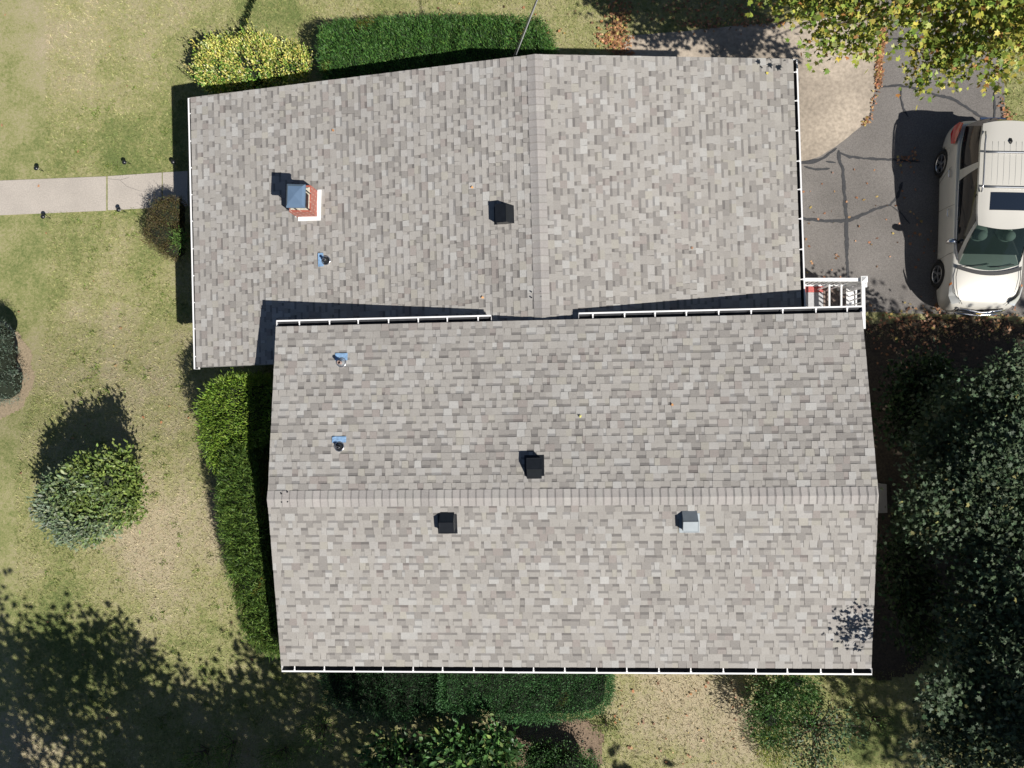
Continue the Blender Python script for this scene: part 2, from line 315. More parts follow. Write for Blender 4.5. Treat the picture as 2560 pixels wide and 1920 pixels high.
# ------------------------------------------------------------ house
wzl,wzr,wzm,uze,uzm=2.395,2.837,3.528,3.64,4.18
LTL=at(477,244,wzl); LBL=at(492,918,wzl); LTM=at(1337,136,wzm); LTR=at(1982,147,wzr)
dn=(LBL-LTL).normalized(); LM2=LTM+dn*((LBL-LTM).dot(dn)); LBR=LTR+dn*((LBL-LTR).dot(dn))
UTL=at(690,817,uze); UTR=at(2155,781,uze); UBL=at(703,1664,uze); UBR=at(2178,1671,uze); UML=at(669,1248,uzm); UMR=at(2196,1238,uzm)
house=empty('house',(0,0,0)); tag(house,'split level house with two grey shingled gable roofs','house')
PAL=[((.336,.320,.297),38),((.356,.343,.325),18),((.306,.290,.269),16),((.256,.242,.226),12),((.386,.379,.362),6),((.285,.258,.240),5),((.343,.326,.289),5)]
def shcol(g=0):
    r=random.uniform(0,100)
    for c,w in PAL:
        if r<w: break
        r-=w
    k=random.gauss(1,.035); return [x*k for x in c]
def slope(mb,A,B,C,D,over=.0):
    "A,B eave ends, D,C ridge ends above A,B: real laminated shingle courses"
    A,B,C,D=map(Vector,(A,B,C,D)); n=(B-A).cross(D-A).normalized()
    if n.z<0: n=-n
    Lu=((B-A).length+(C-D).length)/2; Lv=((D-A).length+(C-B).length)/2; N=round(Lv/.1435)
    def P(u,v,h): 
        u=min(max(u/Lu,0),1); return A.lerp(B,u).lerp(D.lerp(C,u),v)+n*h
    flip=((B-A).cross(D-A)).z<0
    def q(vs,c):
        mb.add(vs,[(0,1,2,3)] if not flip else [(3,2,1,0)],0,c)
    for k in range(N):
        v0=k/N; v1=(k+1)/N; ve=min(1,v1+.06/N); h0=.011; h1=.0035
        jv=[0]; u=-random.uniform(0,.3); tooth=random.random()<.5; cells=[]
        while u<Lu:
            w=random.choice((.10,.13,.15,.17,.19)) if tooth else random.choice((.06,.09,.12,.15,.18))
            w*=random.uniform(.9,1.1); cells.append((max(u,0),min(u+w,Lu),tooth)); u+=w; tooth=not tooth
            if random.random()<.16: tooth=not tooth
        prev=None
        for u0,u1,t in cells:
            if u1<=u0+.004: continue
            c=shcol(); e=.0055 if t else 0; a=h0+e; b=h1+e
            if t:
                sk=random.uniform(-.004,.008)
                q([P(u0+sk,v0,a),P(u1-sk,v0,a),P(u1,ve,b),P(u0,ve,b)],c)
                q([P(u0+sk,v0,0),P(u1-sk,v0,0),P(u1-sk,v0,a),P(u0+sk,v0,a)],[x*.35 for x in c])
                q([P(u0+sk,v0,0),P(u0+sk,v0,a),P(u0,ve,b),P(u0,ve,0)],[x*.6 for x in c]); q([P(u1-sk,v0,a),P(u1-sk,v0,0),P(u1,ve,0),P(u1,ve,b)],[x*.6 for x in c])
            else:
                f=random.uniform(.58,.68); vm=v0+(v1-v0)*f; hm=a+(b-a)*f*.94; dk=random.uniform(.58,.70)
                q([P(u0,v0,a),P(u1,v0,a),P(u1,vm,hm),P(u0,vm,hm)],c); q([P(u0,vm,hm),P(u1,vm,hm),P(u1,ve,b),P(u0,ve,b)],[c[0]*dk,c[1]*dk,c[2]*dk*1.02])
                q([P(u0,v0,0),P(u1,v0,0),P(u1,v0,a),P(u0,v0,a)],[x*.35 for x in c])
    # deck
    t=.10; vs=[A,B,C,D]; low=[p-Vector((0,0,t)) for p in vs]
    mb.add([p+n*.0005 for p in vs]+low,[(0,1,2,3),(7,6,5,4)]+[(i,(i+1)%4+0,4+(i+1)%4,4+i) for i in range(4)],0,(.12,.11,.10))
def ridgecap(A,B,Pl,Pr,parent):
    "cap shingles over ridge A->B; Pl,Pr points on either slope for direction"
    A,B=Vector(A),Vector(B); d=(B-A).normalized(); L=(B-A).length
    def side(Q): s=(Vector(Q)-A); s=s-d*s.dot(d); return s.normalized()
    l,r=side(Pl),side(Pr); mb=MB(); n=int(L/.152); w=.162
    for i in range(n+1):
        a=i*.152; b=min(a+.19,L); 
        if a>=L: break
        kk=random.gauss(1,.04); c=[x*kk for x in random.choice(((.335,.315,.30),(.345,.33,.312),(.32,.303,.29)))]; hs=(.024,.013)
        def row(s,h): p=A+d*s; up=Vector((0,0,h)); return [p+l*w+up*.75,p+l*w*.35+up,p+up*1.05+Vector((0,0,.006)),p+r*w*.35+up,p+r*w+up*.75]
        R0=row(a,hs[0]+.006); R1=row(b,hs[1]); R00=[q-Vector((0,0,.022)) for q in R0]; j=random.uniform(-.006,.006)
        for k in range(4): mb.add([R0[k],R0[k+1],R1[k+1],R1[k]],[(0,1,2,3)],0,c)
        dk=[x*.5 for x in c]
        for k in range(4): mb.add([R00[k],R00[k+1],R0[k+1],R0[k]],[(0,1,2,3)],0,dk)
        # exposed dark band under overlap
        s2=a-.022
        if s2>0:
            R2=row(s2,hs[0]-.002); R3=row(a,hs[0]-.001)
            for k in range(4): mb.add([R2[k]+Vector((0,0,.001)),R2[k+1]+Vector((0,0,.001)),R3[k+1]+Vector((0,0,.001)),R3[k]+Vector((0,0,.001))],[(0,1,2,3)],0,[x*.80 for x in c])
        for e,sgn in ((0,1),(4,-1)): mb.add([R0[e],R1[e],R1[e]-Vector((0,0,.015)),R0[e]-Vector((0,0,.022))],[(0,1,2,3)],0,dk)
    return mb.build('ridge_cap',SH,parent,colattr=True)
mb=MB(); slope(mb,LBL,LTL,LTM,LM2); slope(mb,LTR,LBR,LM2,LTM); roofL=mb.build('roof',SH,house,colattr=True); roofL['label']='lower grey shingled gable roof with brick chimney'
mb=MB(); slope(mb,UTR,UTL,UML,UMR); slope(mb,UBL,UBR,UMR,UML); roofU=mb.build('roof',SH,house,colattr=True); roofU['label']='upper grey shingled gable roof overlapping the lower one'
ridgecap(LM2,LTM,LTL,LTR,roofL); ridgecap(UML,UMR,UTL,UBL,roofU)
# two nailed cap end pieces
def fascia(pts,parent):
    mb=MB()
    for a,b in zip(pts[:-1],pts[1:]):
        a=Vector(a)-Vector((0,0,.10)); b=Vector(b)-Vector((0,0,.10)); mb.beam(a,b,.022,.19)
    return mb.build('fascia',WHITE,parent)
def outw(p,c,k=.004): v=(Vector(p)-Vector(c)); v.z=0; return Vector(p)+v.normalized()*k
cL=(LTL+LBL+LTR+LBR)/4; cU=(UTL+UBL+UTR+UBR)/4
def rakepts(pts,off): return [Vector(p)+off for p in pts]
fascia(rakepts([LTL,LTM,LTR],Vector((0,-.012,0))),roofL); fascia(rakepts([LBL,LBL.lerp(LM2,.30)],Vector((0,.012,0))),roofL)
fascia(rakepts([UTL,UML,UBL],Vector((.012,0,0))),roofU); fascia(rakepts([UTR,UMR,UBR],Vector((-.012,0,0))),roofU)
def gutter(A,B,out,parent=house,hang=.61,start=.3,w=.105,drop=.02,extra=None):
    "K gutter from A to B (roof edge), out = outward unit vector"
    A,B=Vector(A),Vector(B); d=(B-A).normalized(); L=(B-A).length; out=Vector(out); out=(out-d*out.dot(d)); out.z=0; out.normalize(); up=Vector((0,0,1)); mb=MB()
    prof=[(0,-.03),(0,-.125),(w*.55,-.125),(w*.75,-.07),(w,-.05),(w,.0),(w+.030,.002),(w+.030,-.012),(w+.004,-.014)]
    o=[A+out*x+up*(y-drop) for x,y in prof]; o2=[p+d*L for p in o]; n=len(prof)
    for i in range(n-1): mb.add([o[i],o2[i],o2[i+1],o[i+1]],[(0,1,2,3)],0)
    inn=[(.004,-.032),(.004,-.119),(w*.55,-.119),(w*.72,-.068),(w-.004,-.05),(w-.004,-.006)]
    q=[A+out*x+up*(y-drop)+d*.004 for x,y in inn]; q2=[p+d*(L-.008) for p in q]
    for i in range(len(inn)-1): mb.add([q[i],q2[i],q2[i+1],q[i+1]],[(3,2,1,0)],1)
    for e,(s,oo) in enumerate(((0,o),(1,o2))):
        c=[oo[0]+up*.03,*oo[0:6]]; mb.add([p+d*(-.003 if s==0 else .003) for p in c]+[p+d*(.003 if s==0 else -.003) for p in c],[tuple(range(7)),tuple(range(13,6,-1))]+[(i,(i+1)%7,7+(i+1)%7,7+i) for i in range(7)],0)
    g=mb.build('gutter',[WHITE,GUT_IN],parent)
    s=start; 
    while s<L-.05:
        hb=MB(); p=A+d*s+up*(-drop); hb.beam(p+out*.002+up*(-.004),p+out*(w-.003)+up*(-.002),.022,.006); hb.beam(p+out*(w*.70)+up*.004,p+out*(w+.006)+up*.004,.034,.006)
        hb.build('hanger',WHITE,g); s+=hang*random.uniform(.96,1.04)
    return g
eU=(UTR-UTL).normalized(); NU=Vector((-eU.y,eU.x,0))
def onl(P,Q,px,py,z):
    p=at(px,py,z); d=(Q-P).normalized(); return P+d*((p-P).dot(d))
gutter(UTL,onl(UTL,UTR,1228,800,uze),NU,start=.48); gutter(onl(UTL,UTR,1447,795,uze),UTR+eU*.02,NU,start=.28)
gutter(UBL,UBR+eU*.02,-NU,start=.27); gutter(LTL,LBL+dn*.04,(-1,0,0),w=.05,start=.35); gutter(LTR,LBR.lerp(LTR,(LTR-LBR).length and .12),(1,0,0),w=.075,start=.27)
dsp=MB(); a=at(1303,1688,.5); 
for q in (0,): dsp.tube([at(1294,1676,3.3),at(1296,1680,2.2),at(1297,1683,.5)],.04,8); dsp.box(at(1303,1692,.42),(.10,.26,.07),R_(25))
dsp.build('downspout',WHITE,house)
# walls
def gablewalls(x0,x1,y0,y1,ze0,ze1,zr,ridge_axis,rpos,name='wall'):
    mb=MB()
    if ridge_axis=='x': # ridge runs along x at y=rpos
        prof=[(y0,0),(y1,0),(y1,ze1),(rpos,zr),(y0,ze0)]; vs=[(x0,y,z) for y,z in prof]+[(x1,y,z) for y,z in prof]
    else:
        prof=[(x0,0),(x1,0),(x1,ze1),(rpos,zr),(x0,ze0)]; vs=[(x,y0,z) for x,z in prof]+[(x,y1,z) for x,z in prof]
    mb.add(vs,[(0,1,2,3,4),(9,8,7,6,5)]+[(i,(i+1)%5,5+(i+1)%5,5+i) for i in range(5)])
    return mb.build(name,SIDING,house)
gablewalls(LTL.x+.45,LTR.x-.45,1.0,LTL.y-.35,wzl-.05,wzr-.05,wzm-.11,'y',LTM.x)
gablewalls(UTL.x+.38,UTR.x-.38,UBL.y+.38,UTL.y-.38,uze-.06,uze-.06,uzm-.11,'x',UML.y)
GLASS=mat('window_glass',(.05,.06,.07),.08,spec=.8)
def window(c,w,h,nrm):
    n=Vector(nrm); t=Vector((-n.y,n.x,0)); mb=MB(); c=Vector(c)
    for s in(-1,1): mb.beam(c+t*s*w/2+Vector((0,0,-h/2)),c+t*s*w/2+Vector((0,0,h/2)),.07,.06,up=n)
    for s in(-1,0,1): mb.beam(c+t*w/2+Vector((0,0,s*h/2)),c-t*w/2+Vector((0,0,s*h/2)),.06 if s else .03,.055,up=Vector((0,0,1)) )
    f=mb.build('window',WHITE,house); g=MB(); g.beam(c-t*w/2,c+t*w/2,.02,h); g.build('pane',GLASS,f)
xw=LTL.x+.45; xr=UTR.x-.38
for y in (2.2,5.3): window((xw-.02,y,1.5),1.3,1.1,(-1,0,0))
for y in (-3.8,-.3): window((xr+.02,y,2.4),1.0,1.0,(1,0,0))
for x in (-3.5,-.5,3.2): window((x,UBL.y+.36,2.3),1.3,1.0,(0,-1,0))
window((-4,LTL.y-.33,1.4),1.4,1.1,(0,1,0))
# ---- slope frames for fixtures
def frame(A,B,D,px,py):
    "origin where photo pixel meets the slope plane; axes: along eave, upslope, normal"
    A,B,D=map(Vector,(A,B,D)); n=(B-A).cross(D-A).normalized(); 
    if n.z<0: n=-n
    z=3.4
    for _ in range(12):
        p=at(px,py,z); z=A.z-((p.x-A.x)*n.x+(p.y-A.y)*n.y)/n.z
    u=(B-A).normalized(); v=n.cross(u); 
    if v.z<0: v=-v; u=-u
    m=Matrix((u,v,n)).transposed().to_4x4(); m.translation=at(px,py,z); return m
def roofvent(fr,w,Lv,h,m,flat=.5,label=None,flange=.06):
    "low box vent: mouth downslope, top plane, then a face sloping back into the roof"
    o=empty('roof_vent'); o.parent=house
    if label:o['label']=label
    hb=MB(); x=w/2; prof=[(-Lv/2,.0),(-Lv/2,h),(-Lv/2+Lv*flat,h*1.04),(Lv/2,.015)]
    vs=[fr@Vector((s*x,a,b)) for s in(-1,1) for a,b in prof]; hb.add(vs,[(0,1,2,3),(7,6,5,4),(0,4,5,1),(1,5,6,2),(2,6,7,3)])
    rm=.008
    for s in(-1,1): hb.beam(fr@Vector((s*x,-Lv/2,h)),fr@Vector((s*x,-Lv/2+Lv*flat,h*1.04)),.012,.012)
    hb.beam(fr@Vector((-x,-Lv/2,h)),fr@Vector((x,-Lv/2,h)),.012,.012); hb.beam(fr@Vector((-x,-Lv/2+Lv*flat,h*1.04)),fr@Vector((x,-Lv/2+Lv*flat,h*1.04)),.012,.012)
    hb.build('hood',m,o)
    fb=MB(); vs=[fr@Vector((a,b,c)) for a in(-x-flange,x+flange) for b in(-Lv/2-.07,Lv/2-.05) for c in(.012,.024)]
    fb.add(vs,[(0,1,3,2),(4,6,7,5),(0,4,5,1),(2,3,7,6),(0,2,6,4),(1,5,7,3)]); fb.build('flange',m,o); return o
f1=frame(LBL,LTL,LM2,1265,538); roofvent(f1,.36,.34,.20,BLACKP,.62,'black box vent on the lower roof beside its ridge',.0)
f2=frame(UTR,UTL,UMR,1336,1172); roofvent(f2,.28,.38,.20,BLACKP,.55,'black box vent on the far slope of the upper roof',.05)
f3=frame(UBL,UBR,UML,1119,1302); roofvent(f3,.275,.36,.19,BLACKP,.58,'black box vent below the upper ridge',.05)
f4=frame(UBL,UBR,UML,1723,1299); roofvent(f4,.28,.36,.19,mat('aluminium_vent',(.24,.27,.29),.45,metal=.3,var=.08,vscale=8),.56,'pale metal box vent below the upper ridge',.05)
def pipe(fr,plate,m2=STEEL,tall=.2,topm=None,label=None):
    o=empty('vent_pipe'); o.parent=house
    if label:o['label']=label
    base=fr.translation; cb=MB(); n=(fr.to_3x3()@Vector((0,0,1)))
    cb.lathe([(.082,.02),(.07,.045),(.058,.075),(.036,.115),(.034,.13)],base,20,axis=n); cb.build('collar',BLACKP if topm is None else GALV,o,smooth=True)
    rb=MB(); rb.lathe([(.100,.018),(.102,.042),(.084,.050),(.080,.03)],base,20,axis=n); rb.build('collar_ring',STEEL,o,smooth=True)
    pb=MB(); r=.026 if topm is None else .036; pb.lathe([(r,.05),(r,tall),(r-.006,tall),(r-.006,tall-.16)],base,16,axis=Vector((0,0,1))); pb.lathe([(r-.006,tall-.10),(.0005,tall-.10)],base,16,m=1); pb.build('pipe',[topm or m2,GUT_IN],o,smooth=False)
    fb=MB(); x0,x1,y0,y1=plate; g=5; vs=[];fs=[]
    for i in range(g+1):
        for j in range(g+1): vs.append(fr@Vector((x0+(x1-x0)*i/g,y0+(y1-y0)*j/g,.032+.006*random.random())))
    for i in range(g):
        for j in range(g): fs.append((i*(g+1)+j,(i+1)*(g+1)+j,(i+1)*(g+1)+j+1,i*(g+1)+j+1))
    fb.add(vs,fs); fb.build('flashing',BLUE,o)
COPPER=mat('old_cast_pipe',(.42,.30,.26),.7,var=.3,vscale=30)
pipe(frame(LBL,LTL,LM2,817,652),(-.17,.12,-.185,-.06),label='silver vent pipe with blue flashing beside the chimney')
pipe(frame(UTR,UTL,UMR,855,907),(-.12,.13,-.19,-.04),topm=COPPER,tall=.22,label='open vent pipe with blue flashing at the left end of the upper roof')
pipe(frame(UTR,UTL,UMR,850,1117),(-.13,.15,-.20,-.08),tall=.17,label='silver vent pipe with blue flashing near the upper ridge')
# ---- chimney
ch=empty('chimney'); ch.parent=house
zt=3.24; p0=at(722.5,463,zt); p1=at(777.5,463.5,zt); p2=at(778,529.5,zt); p3=at(723,530,zt)
mb=MB(); mb.prism([p3,p2,p1,p0],2.5,zt); mb.build('stack',BRICK,ch)
c=(p0+p2)/2; wx=(p1-p0).length; wy=(p0-p3).length; rz=math.atan2(p1.y-p0.y,p1.x-p0.x)
mb=MB(); cr=[c+Matrix.Rotation(rz,3,'Z')@Vector((a*wx*.44,b*wy*.44,0)) for a,b in((-1,-1),(1,-1),(1,1),(-1,1))]; mb.prism(cr,zt-.01,zt+.05,inset=.05); mb.build('crown',MORTAR,ch)
fl=MB(); q=MB()
def quadat(z): return None
cc=(at(740,478,3.0)+at(806,552,3.0))/2
sp=frame(LBL,LTL,LM2,771,512)
mb=MB()
fw=.085
base=Vector((c.x,c.y,0)); rm=Matrix.Rotation(rz,4,'Z')
def roofz(x,y):
    n=(LTL-LBL).cross(LM2-LBL).normalized(); return LBL.z-((x-LBL.x)*n.x+(y-LBL.y)*n.y)/n.z
for a0,a1,b0,b1 in ((wx/2+.002,wx/2+fw,-wy/2-fw,wy/2+.01),(-wx/2+.04,wx/2+.002,-wy/2-fw,-wy/2-.002),(-wx/2-.03,-wx/2-.002,-wy/2,wy/2)):
    P=[base+rm.to_3x3()@Vector((a,b,0)) for a,b in((a0,b0),(a1,b0),(a1,b1),(a0,b1))]
    lo=[Vector((p.x,p.y,roofz(p.x,p.y)+.005)) for p in P]; hi=[Vector((p.x,p.y,roofz(p.x,p.y)+.04)) for p in P]
    mb.add(lo+hi,[(3,2,1,0),(4,5,6,7)]+[(i,(i+1)%4,4+(i+1)%4,4+i) for i in range(4)])
mb.build('flashing',mat('white_coating',(.9,.9,.9),.5),ch)
mb=MB(); zc=3.70; k=[at(717,460,zc),at(763,461,zc),at(761,519,zc),at(715,518.5,zc)]; kc=sum(k,Vector())/4; 
lo=[p-Vector((0,0,.05)) for p in k]; inn=[kc+(p-kc)*.78+Vector((0,0,.05)) for p in k]; ap=kc+Vector((0,0,.075))
mb.add(lo+k+inn+[ap],[(i,(i+1)%4,4+(i+1)%4,4+i)[::-1] for i in range(4)]+[(4+i,4+(i+1)%4,8+(i+1)%4,8+i)[::-1] for i in range(4)]+[(8+i,8+(i+1)%4,12)[::-1] for i in range(4)]+[(0,1,2,3)])
mb.build('chimney_cap',CAPM,ch)
mb=MB()
for p in k: q_=kc+(p-kc)*.72; mb.beam((q_.x,q_.y,zt-.01),(q_.x,q_.y,zc-.03),.02,.02,up=Vector((1,0,0)))
mb.prism([kc+(p-kc)*.6 for p in k],zt+.03,zt+.16); mb.build('flue',BLACKP,ch)
# cap nails
for px,py,z in ((704,1234,uzm),(719,1230,uzm),(705,1255,uzm),(720,1254,uzm),(1329,730,wzm),(1351,729,wzm),(1329,744,wzm),(1353,742,wzm)):
    mb=MB(); mb.lathe([(.001,.03),(.013,.028),(.013,-.01)],at(px,py,z),8); mb.build('roof_nail',BLACKP,house)
# ------------------------------------------------------------ porch
por=empty('porch_steps',at(2080,740)); tag(por,'entry landing and steps with white railing beside the driveway','porch')
GREYP=mat('grey_landing',(.42,.42,.43),.85,var=.12,vscale=30); REDB=mat('red_brick_edge',(.52,.13,.12),.85,var=.35,vscale=30); BROWN=mat('brown_step',(.24,.185,.155),.9,var=.3,vscale=20)
zl=.85
def pbox(name,x0,y0,x1,y1,za,zb,m,par=por):
    mb=MB(); P=[at(x0,y0,zb),at(x1,y0,zb),at(x1,y1,zb),at(x0,y1,zb)]; mb.prism(P[::-1],za,zb); return mb.build(name,m,par)
pbox('landing',1960,731,2058,800,0,zl,GREYP); pbox('brick_edge',1960,714,2058,730.5,0,zl+.004,REDB)
pbox('step',2059,712,2077,800,0,zl-.2,BROWN); pbox('step',2078,712,2096,800,0,zl-.4,BROWN); pbox('step',2097,712,2116,800,0,zl-.6,BROWN)
rr=MB(); zr=1.78
A=at(1994,699.5,zr); B=at(2157,699.5,zr); C_=at(2158.5,822,zr)
zb_=zr-.78
def railing(a,b,nb,name='railing',side=0):
    o=empty(name); o.parent=por; mb=MB(); mb.beam(a,b,.075,.05); mb.build('top_rail',WHITE,o)
    d=Vector((0,0,zb_-zr)); mb=MB(); mb.beam(a+d,b+d,.05,.04); mb.build('bottom_rail',WHITE,o)
    for i in range(nb):
        p=a.lerp(b,(i+.5)/nb); mb=MB(); mb.beam(p+d,p,.022,.022,up=Vector((1,0,0))); mb.build('baluster',WHITE,o)
    return o
railing(A,B,13); railing(B,C_,10)
def post(p,zlo,zhi,w=.09):
    mb=MB(); mb.box((p.x,p.y,(zlo+zhi)/2),(w,w,zhi-zlo)); mb.box((p.x,p.y,zhi+.02),(w+.04,w+.04,.05)); mb.add([(p.x+a*(w/2+.01),p.y+b*(w/2+.01),zhi+.045) for a,b in((-1,-1),(1,-1),(1,1),(-1,1))]+[(p.x,p.y,zhi+.09)],[(0,1,4),(1,2,4),(2,3,4),(3,0,4)]); mb.build('post',WHITE,por)
post(B,0,zr+.04,.10); post(B+Vector((.06,-.10,-.3)),0,zr-.1,.07)
for px in (2073,2103):
    mb=MB(); mb.beam(at(px,712,1.55),at(px,800,1.55),.035,.035); mb.beam(at(px,713,1.53),at(px,713,1.53)-Vector((0,0,1.1)),.03,.03,up=Vector((1,0,0))); mb.build('handrail',WHITE,por)
mb=MB(); mb.beam(at(2125,712,1.0),at(2125,830,1.0),.17,.03); mb.beam(at(2140,706,1.25),at(2140,830,1.25),.03,.03); mb.build('side_rail',WHITE,por)
# ------------------------------------------------------------ utility box by gable, cable, path lights
ub=MB(); P=[at(2186,1210,1.55),at(2213,1212,1.55),at(2215,1279,1.55),at(2186,1280,1.55)]; ub.prism(P[::-1],.4,1.55); ub.prism([p+(p-sum(P,Vector())/4)*.06 for p in P[::-1]],1.55,1.60)
tag(ub.build('utility_box',mat('grey_box',(.30,.28,.26),.7,var=.1)),'dark grey box against the gable wall in deep shade','box')
cbm=mat('cable_black',(.03,.03,.03),.5); cbg=mat('cable_grey',(.30,.30,.31),.5)
for k,(m,a,b,r,lb) in enumerate(((cbg,(1290,137,3.5),(1352,-40,4.6),.011,'grey overhead service cable running to the lower ridge'),(cbm,(1284,139,3.5),(1392,-150,5.2),.008,'thin black overhead cable beside the grey service cable'))):
    p=at(*a); q=at(*b); far=p+(q-p)*7; mb=MB(); n=28; pts=[p.lerp(far,i/n)-Vector((0,0,math.sin(math.pi*i/n)*.5*(1+.3*k))) for i in range(n+1)]; mb.tube(pts,r,6); tag(mb.build('service_cable',m,smooth=True),lb,'cable')
LAMPS=[((110,429),'black path light left of the walk joint on the upper lawn side'),((328,410),'black path light on the upper lawn side between the other two'),((446,413),'black path light at the edge of the house shadow'),((127,546),'black path light lowest and leftmost below the walk'),((316,531),'black path light below the walk beside the brown shrub')]
def pathlight():
    o=empty('path_light'); mb=MB(); mb.tube([(0,0,-.05),(0,0,.33)],.008,8); mb.build('stake',BLACKP,o)
    mb=MB(); mb.lathe([(.0,.40),(.025,.395),(.07,.36),(.072,.35),(.03,.345)],(0,0,0),18); mb.build('shade',BLACKP,o,smooth=True)
    mb=MB(); mb.lathe([(.03,.345),(.034,.28),(.02,.27),(0,.268)],(0,0,0),14); mb.build('lens',mat('lamp_lens',(.7,.7,.68),.2,spec=.7),o,smooth=True); return o
pl0=pathlight()
for i,((px,py),lb) in enumerate(LAMPS):
    if i==0: o=pl0
    else:
        o=pl0.copy(); COL.objects.link(o)
        for ch_ in [c for c in pl0.children]: d=ch_.copy(); COL.objects.link(d); d.parent=o
    o.location=at(px,py); o.scale=(.85,)*3; o.rotation_euler=(random.uniform(-.12,.12),random.uniform(-.12,.12),random.uniform(0,3)); tag(o,lb,'path light','path lights along the front walk')
# ------------------------------------------------------------ plants
def blobs(spec,n,clump,spread,up=.7,inner=.25,flat=1.0):
    "spec: list of (center,(rx,ry,rz)); returns points, outward normals"
    w=np.array([r[0]*r[1]+r[1]*r[2]+r[0]*r[2] for _,r in spec]); nc=max(1,n//clump); idx=rng.choice(len(spec),nc,p=w/w.sum())
    C=np.array([spec[i][0][:] for i in idx]); Rr=np.array([spec[i][1] for i in idx])
    d=rng.normal(0,1,(nc,3)); d[:,2]=np.abs(d[:,2])*up-(rng.random(nc)<.25)*.5; d=unit(d); rad=np.where(rng.random(nc)<inner,rng.uniform(.3,.85,nc),rng.uniform(.84,1.06,nc))
    cc=C+d*Rr*rad[:,None]; P=np.repeat(cc,clump,0)+rng.normal(0,spread,(nc*clump,3))*np.array([1,1,.7*flat]); O=np.repeat(d,clump,0); K=np.repeat(rng.normal(1,.14,nc),clump); return P,O,K
def limbs(name,base,tips,r0,parent,m=BARK,fork=.45,r1=.012):
    mb=MB(); base=Vector(base)
    for t in tips:
        t=Vector(t); mid=base.lerp(t,fork); mid.z=max(mid.z,base.z+(t.z-base.z)*.45); mid+=Vector((random.uniform(-.1,.1),random.uniform(-.1,.1),0))*(t-base).length*.4
        mb.tube([base,base.lerp(mid,.5)+Vector((0,0,(t.z-base.z)*.08)),mid,t],[r0,r0*.75,r0*.5,r1],6)
    return mb.build(name,m,parent,smooth=True)
def bush(name,label,cat,spec,n,L,Wd,shape,cols,wts,m=FOL,clump=14,spread=.09,up=.9,droop=.0,dirup=.6,stem=None,base=None,inner=.2,ltd=.3,corescale=.72,nrm=(0,0,1.2),parts=('foliage','stem'),colorfn=None,group=None,lean=(0,0),shoots=0,slen=.2):
    c=sum((Vector(s[0]) for s in spec),Vector())/len(spec); b=base or Vector((c.x,c.y,float(G(c.x,c.y)))); root=empty(name,b); tag(root,label,cat,group)
    P,O,K=blobs(spec,n,clump,spread,up,inner); N=len(P); P[:,2]=np.maximum(P[:,2],G(P[:,0],P[:,1])+.03)
    D=O*.8+rng.normal(0,.55,(N,3))+np.array([lean[0],lean[1],dirup]); Nn=O*.7+rng.normal(0,.45,(N,3))+np.array(nrm)
    l=L*rng.uniform(.65,1.25,N); w=Wd*rng.uniform(.75,1.2,N); col=mixcol(N,cols,wts)*K[:,None]
    if colorfn is not None: col=colorfn(P,col)
    if shoots:
        up_=np.where(O[:,2]>.15)[0]; i_=rng.choice(up_,shoots); B_=P[i_]; sd=unit(O[i_]*.5+rng.normal(0,.22,(shoots,3))+np.array([lean[0]*1.5,lean[1]*1.5,.75])); sl_=slen*rng.uniform(.4,1.2,shoots); ks=11; add=[]
        for j_ in range(ks): add.append((B_+sd*(sl_*(j_/ks))[:,None],sd*.6+rng.normal(0,.6,(shoots,3)),col[i_]*1.12))
        P2_=np.concatenate([a[0] for a in add]); D2=np.concatenate([a[1] for a in add]); C2=np.concatenate([a[2] for a in add]); n2=len(P2_)
        P=np.concatenate([P,P2_]); D=np.concatenate([D,D2]); Nn=np.concatenate([Nn,rng.normal(0,.6,(n2,3))+np.array([0,0,.8])]); l=np.concatenate([l,L*.8*rng.uniform(.6,1.1,n2)]); w=np.concatenate([w,Wd*.8*rng.uniform(.7,1.1,n2)]); col=np.concatenate([col,C2])
    leaves(parts[0],P,D,Nn,l,w,shape,col,m,root)
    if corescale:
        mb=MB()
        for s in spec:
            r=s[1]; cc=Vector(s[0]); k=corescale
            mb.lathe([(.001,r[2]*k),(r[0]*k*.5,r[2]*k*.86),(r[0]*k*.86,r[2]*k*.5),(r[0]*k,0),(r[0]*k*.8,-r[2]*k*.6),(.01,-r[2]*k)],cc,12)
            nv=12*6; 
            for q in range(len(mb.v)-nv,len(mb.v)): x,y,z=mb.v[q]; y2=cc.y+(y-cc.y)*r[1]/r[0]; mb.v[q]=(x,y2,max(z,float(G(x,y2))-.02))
        mb.build('shade_core',CORE,root,smooth=True)  # added solid blob, keeps the inside of the bush dark
    tips=[Vector(P[i]) for i in rng.choice(N,stem or 10)]; limbs(parts[1],b,tips,.025,root,r1=.005); return root
def px_ell(x,y,z,rx,ry): # pixel radii -> metres at height z
    s=F/(CAMH-z); return at(x,y,z),(rx/s,ry/s)
def E(x,y,z,rx,ry,rz): c=atg(x,y,z); k=F/(CAMH-c.z); return (c,(rx/k,ry/k,rz))
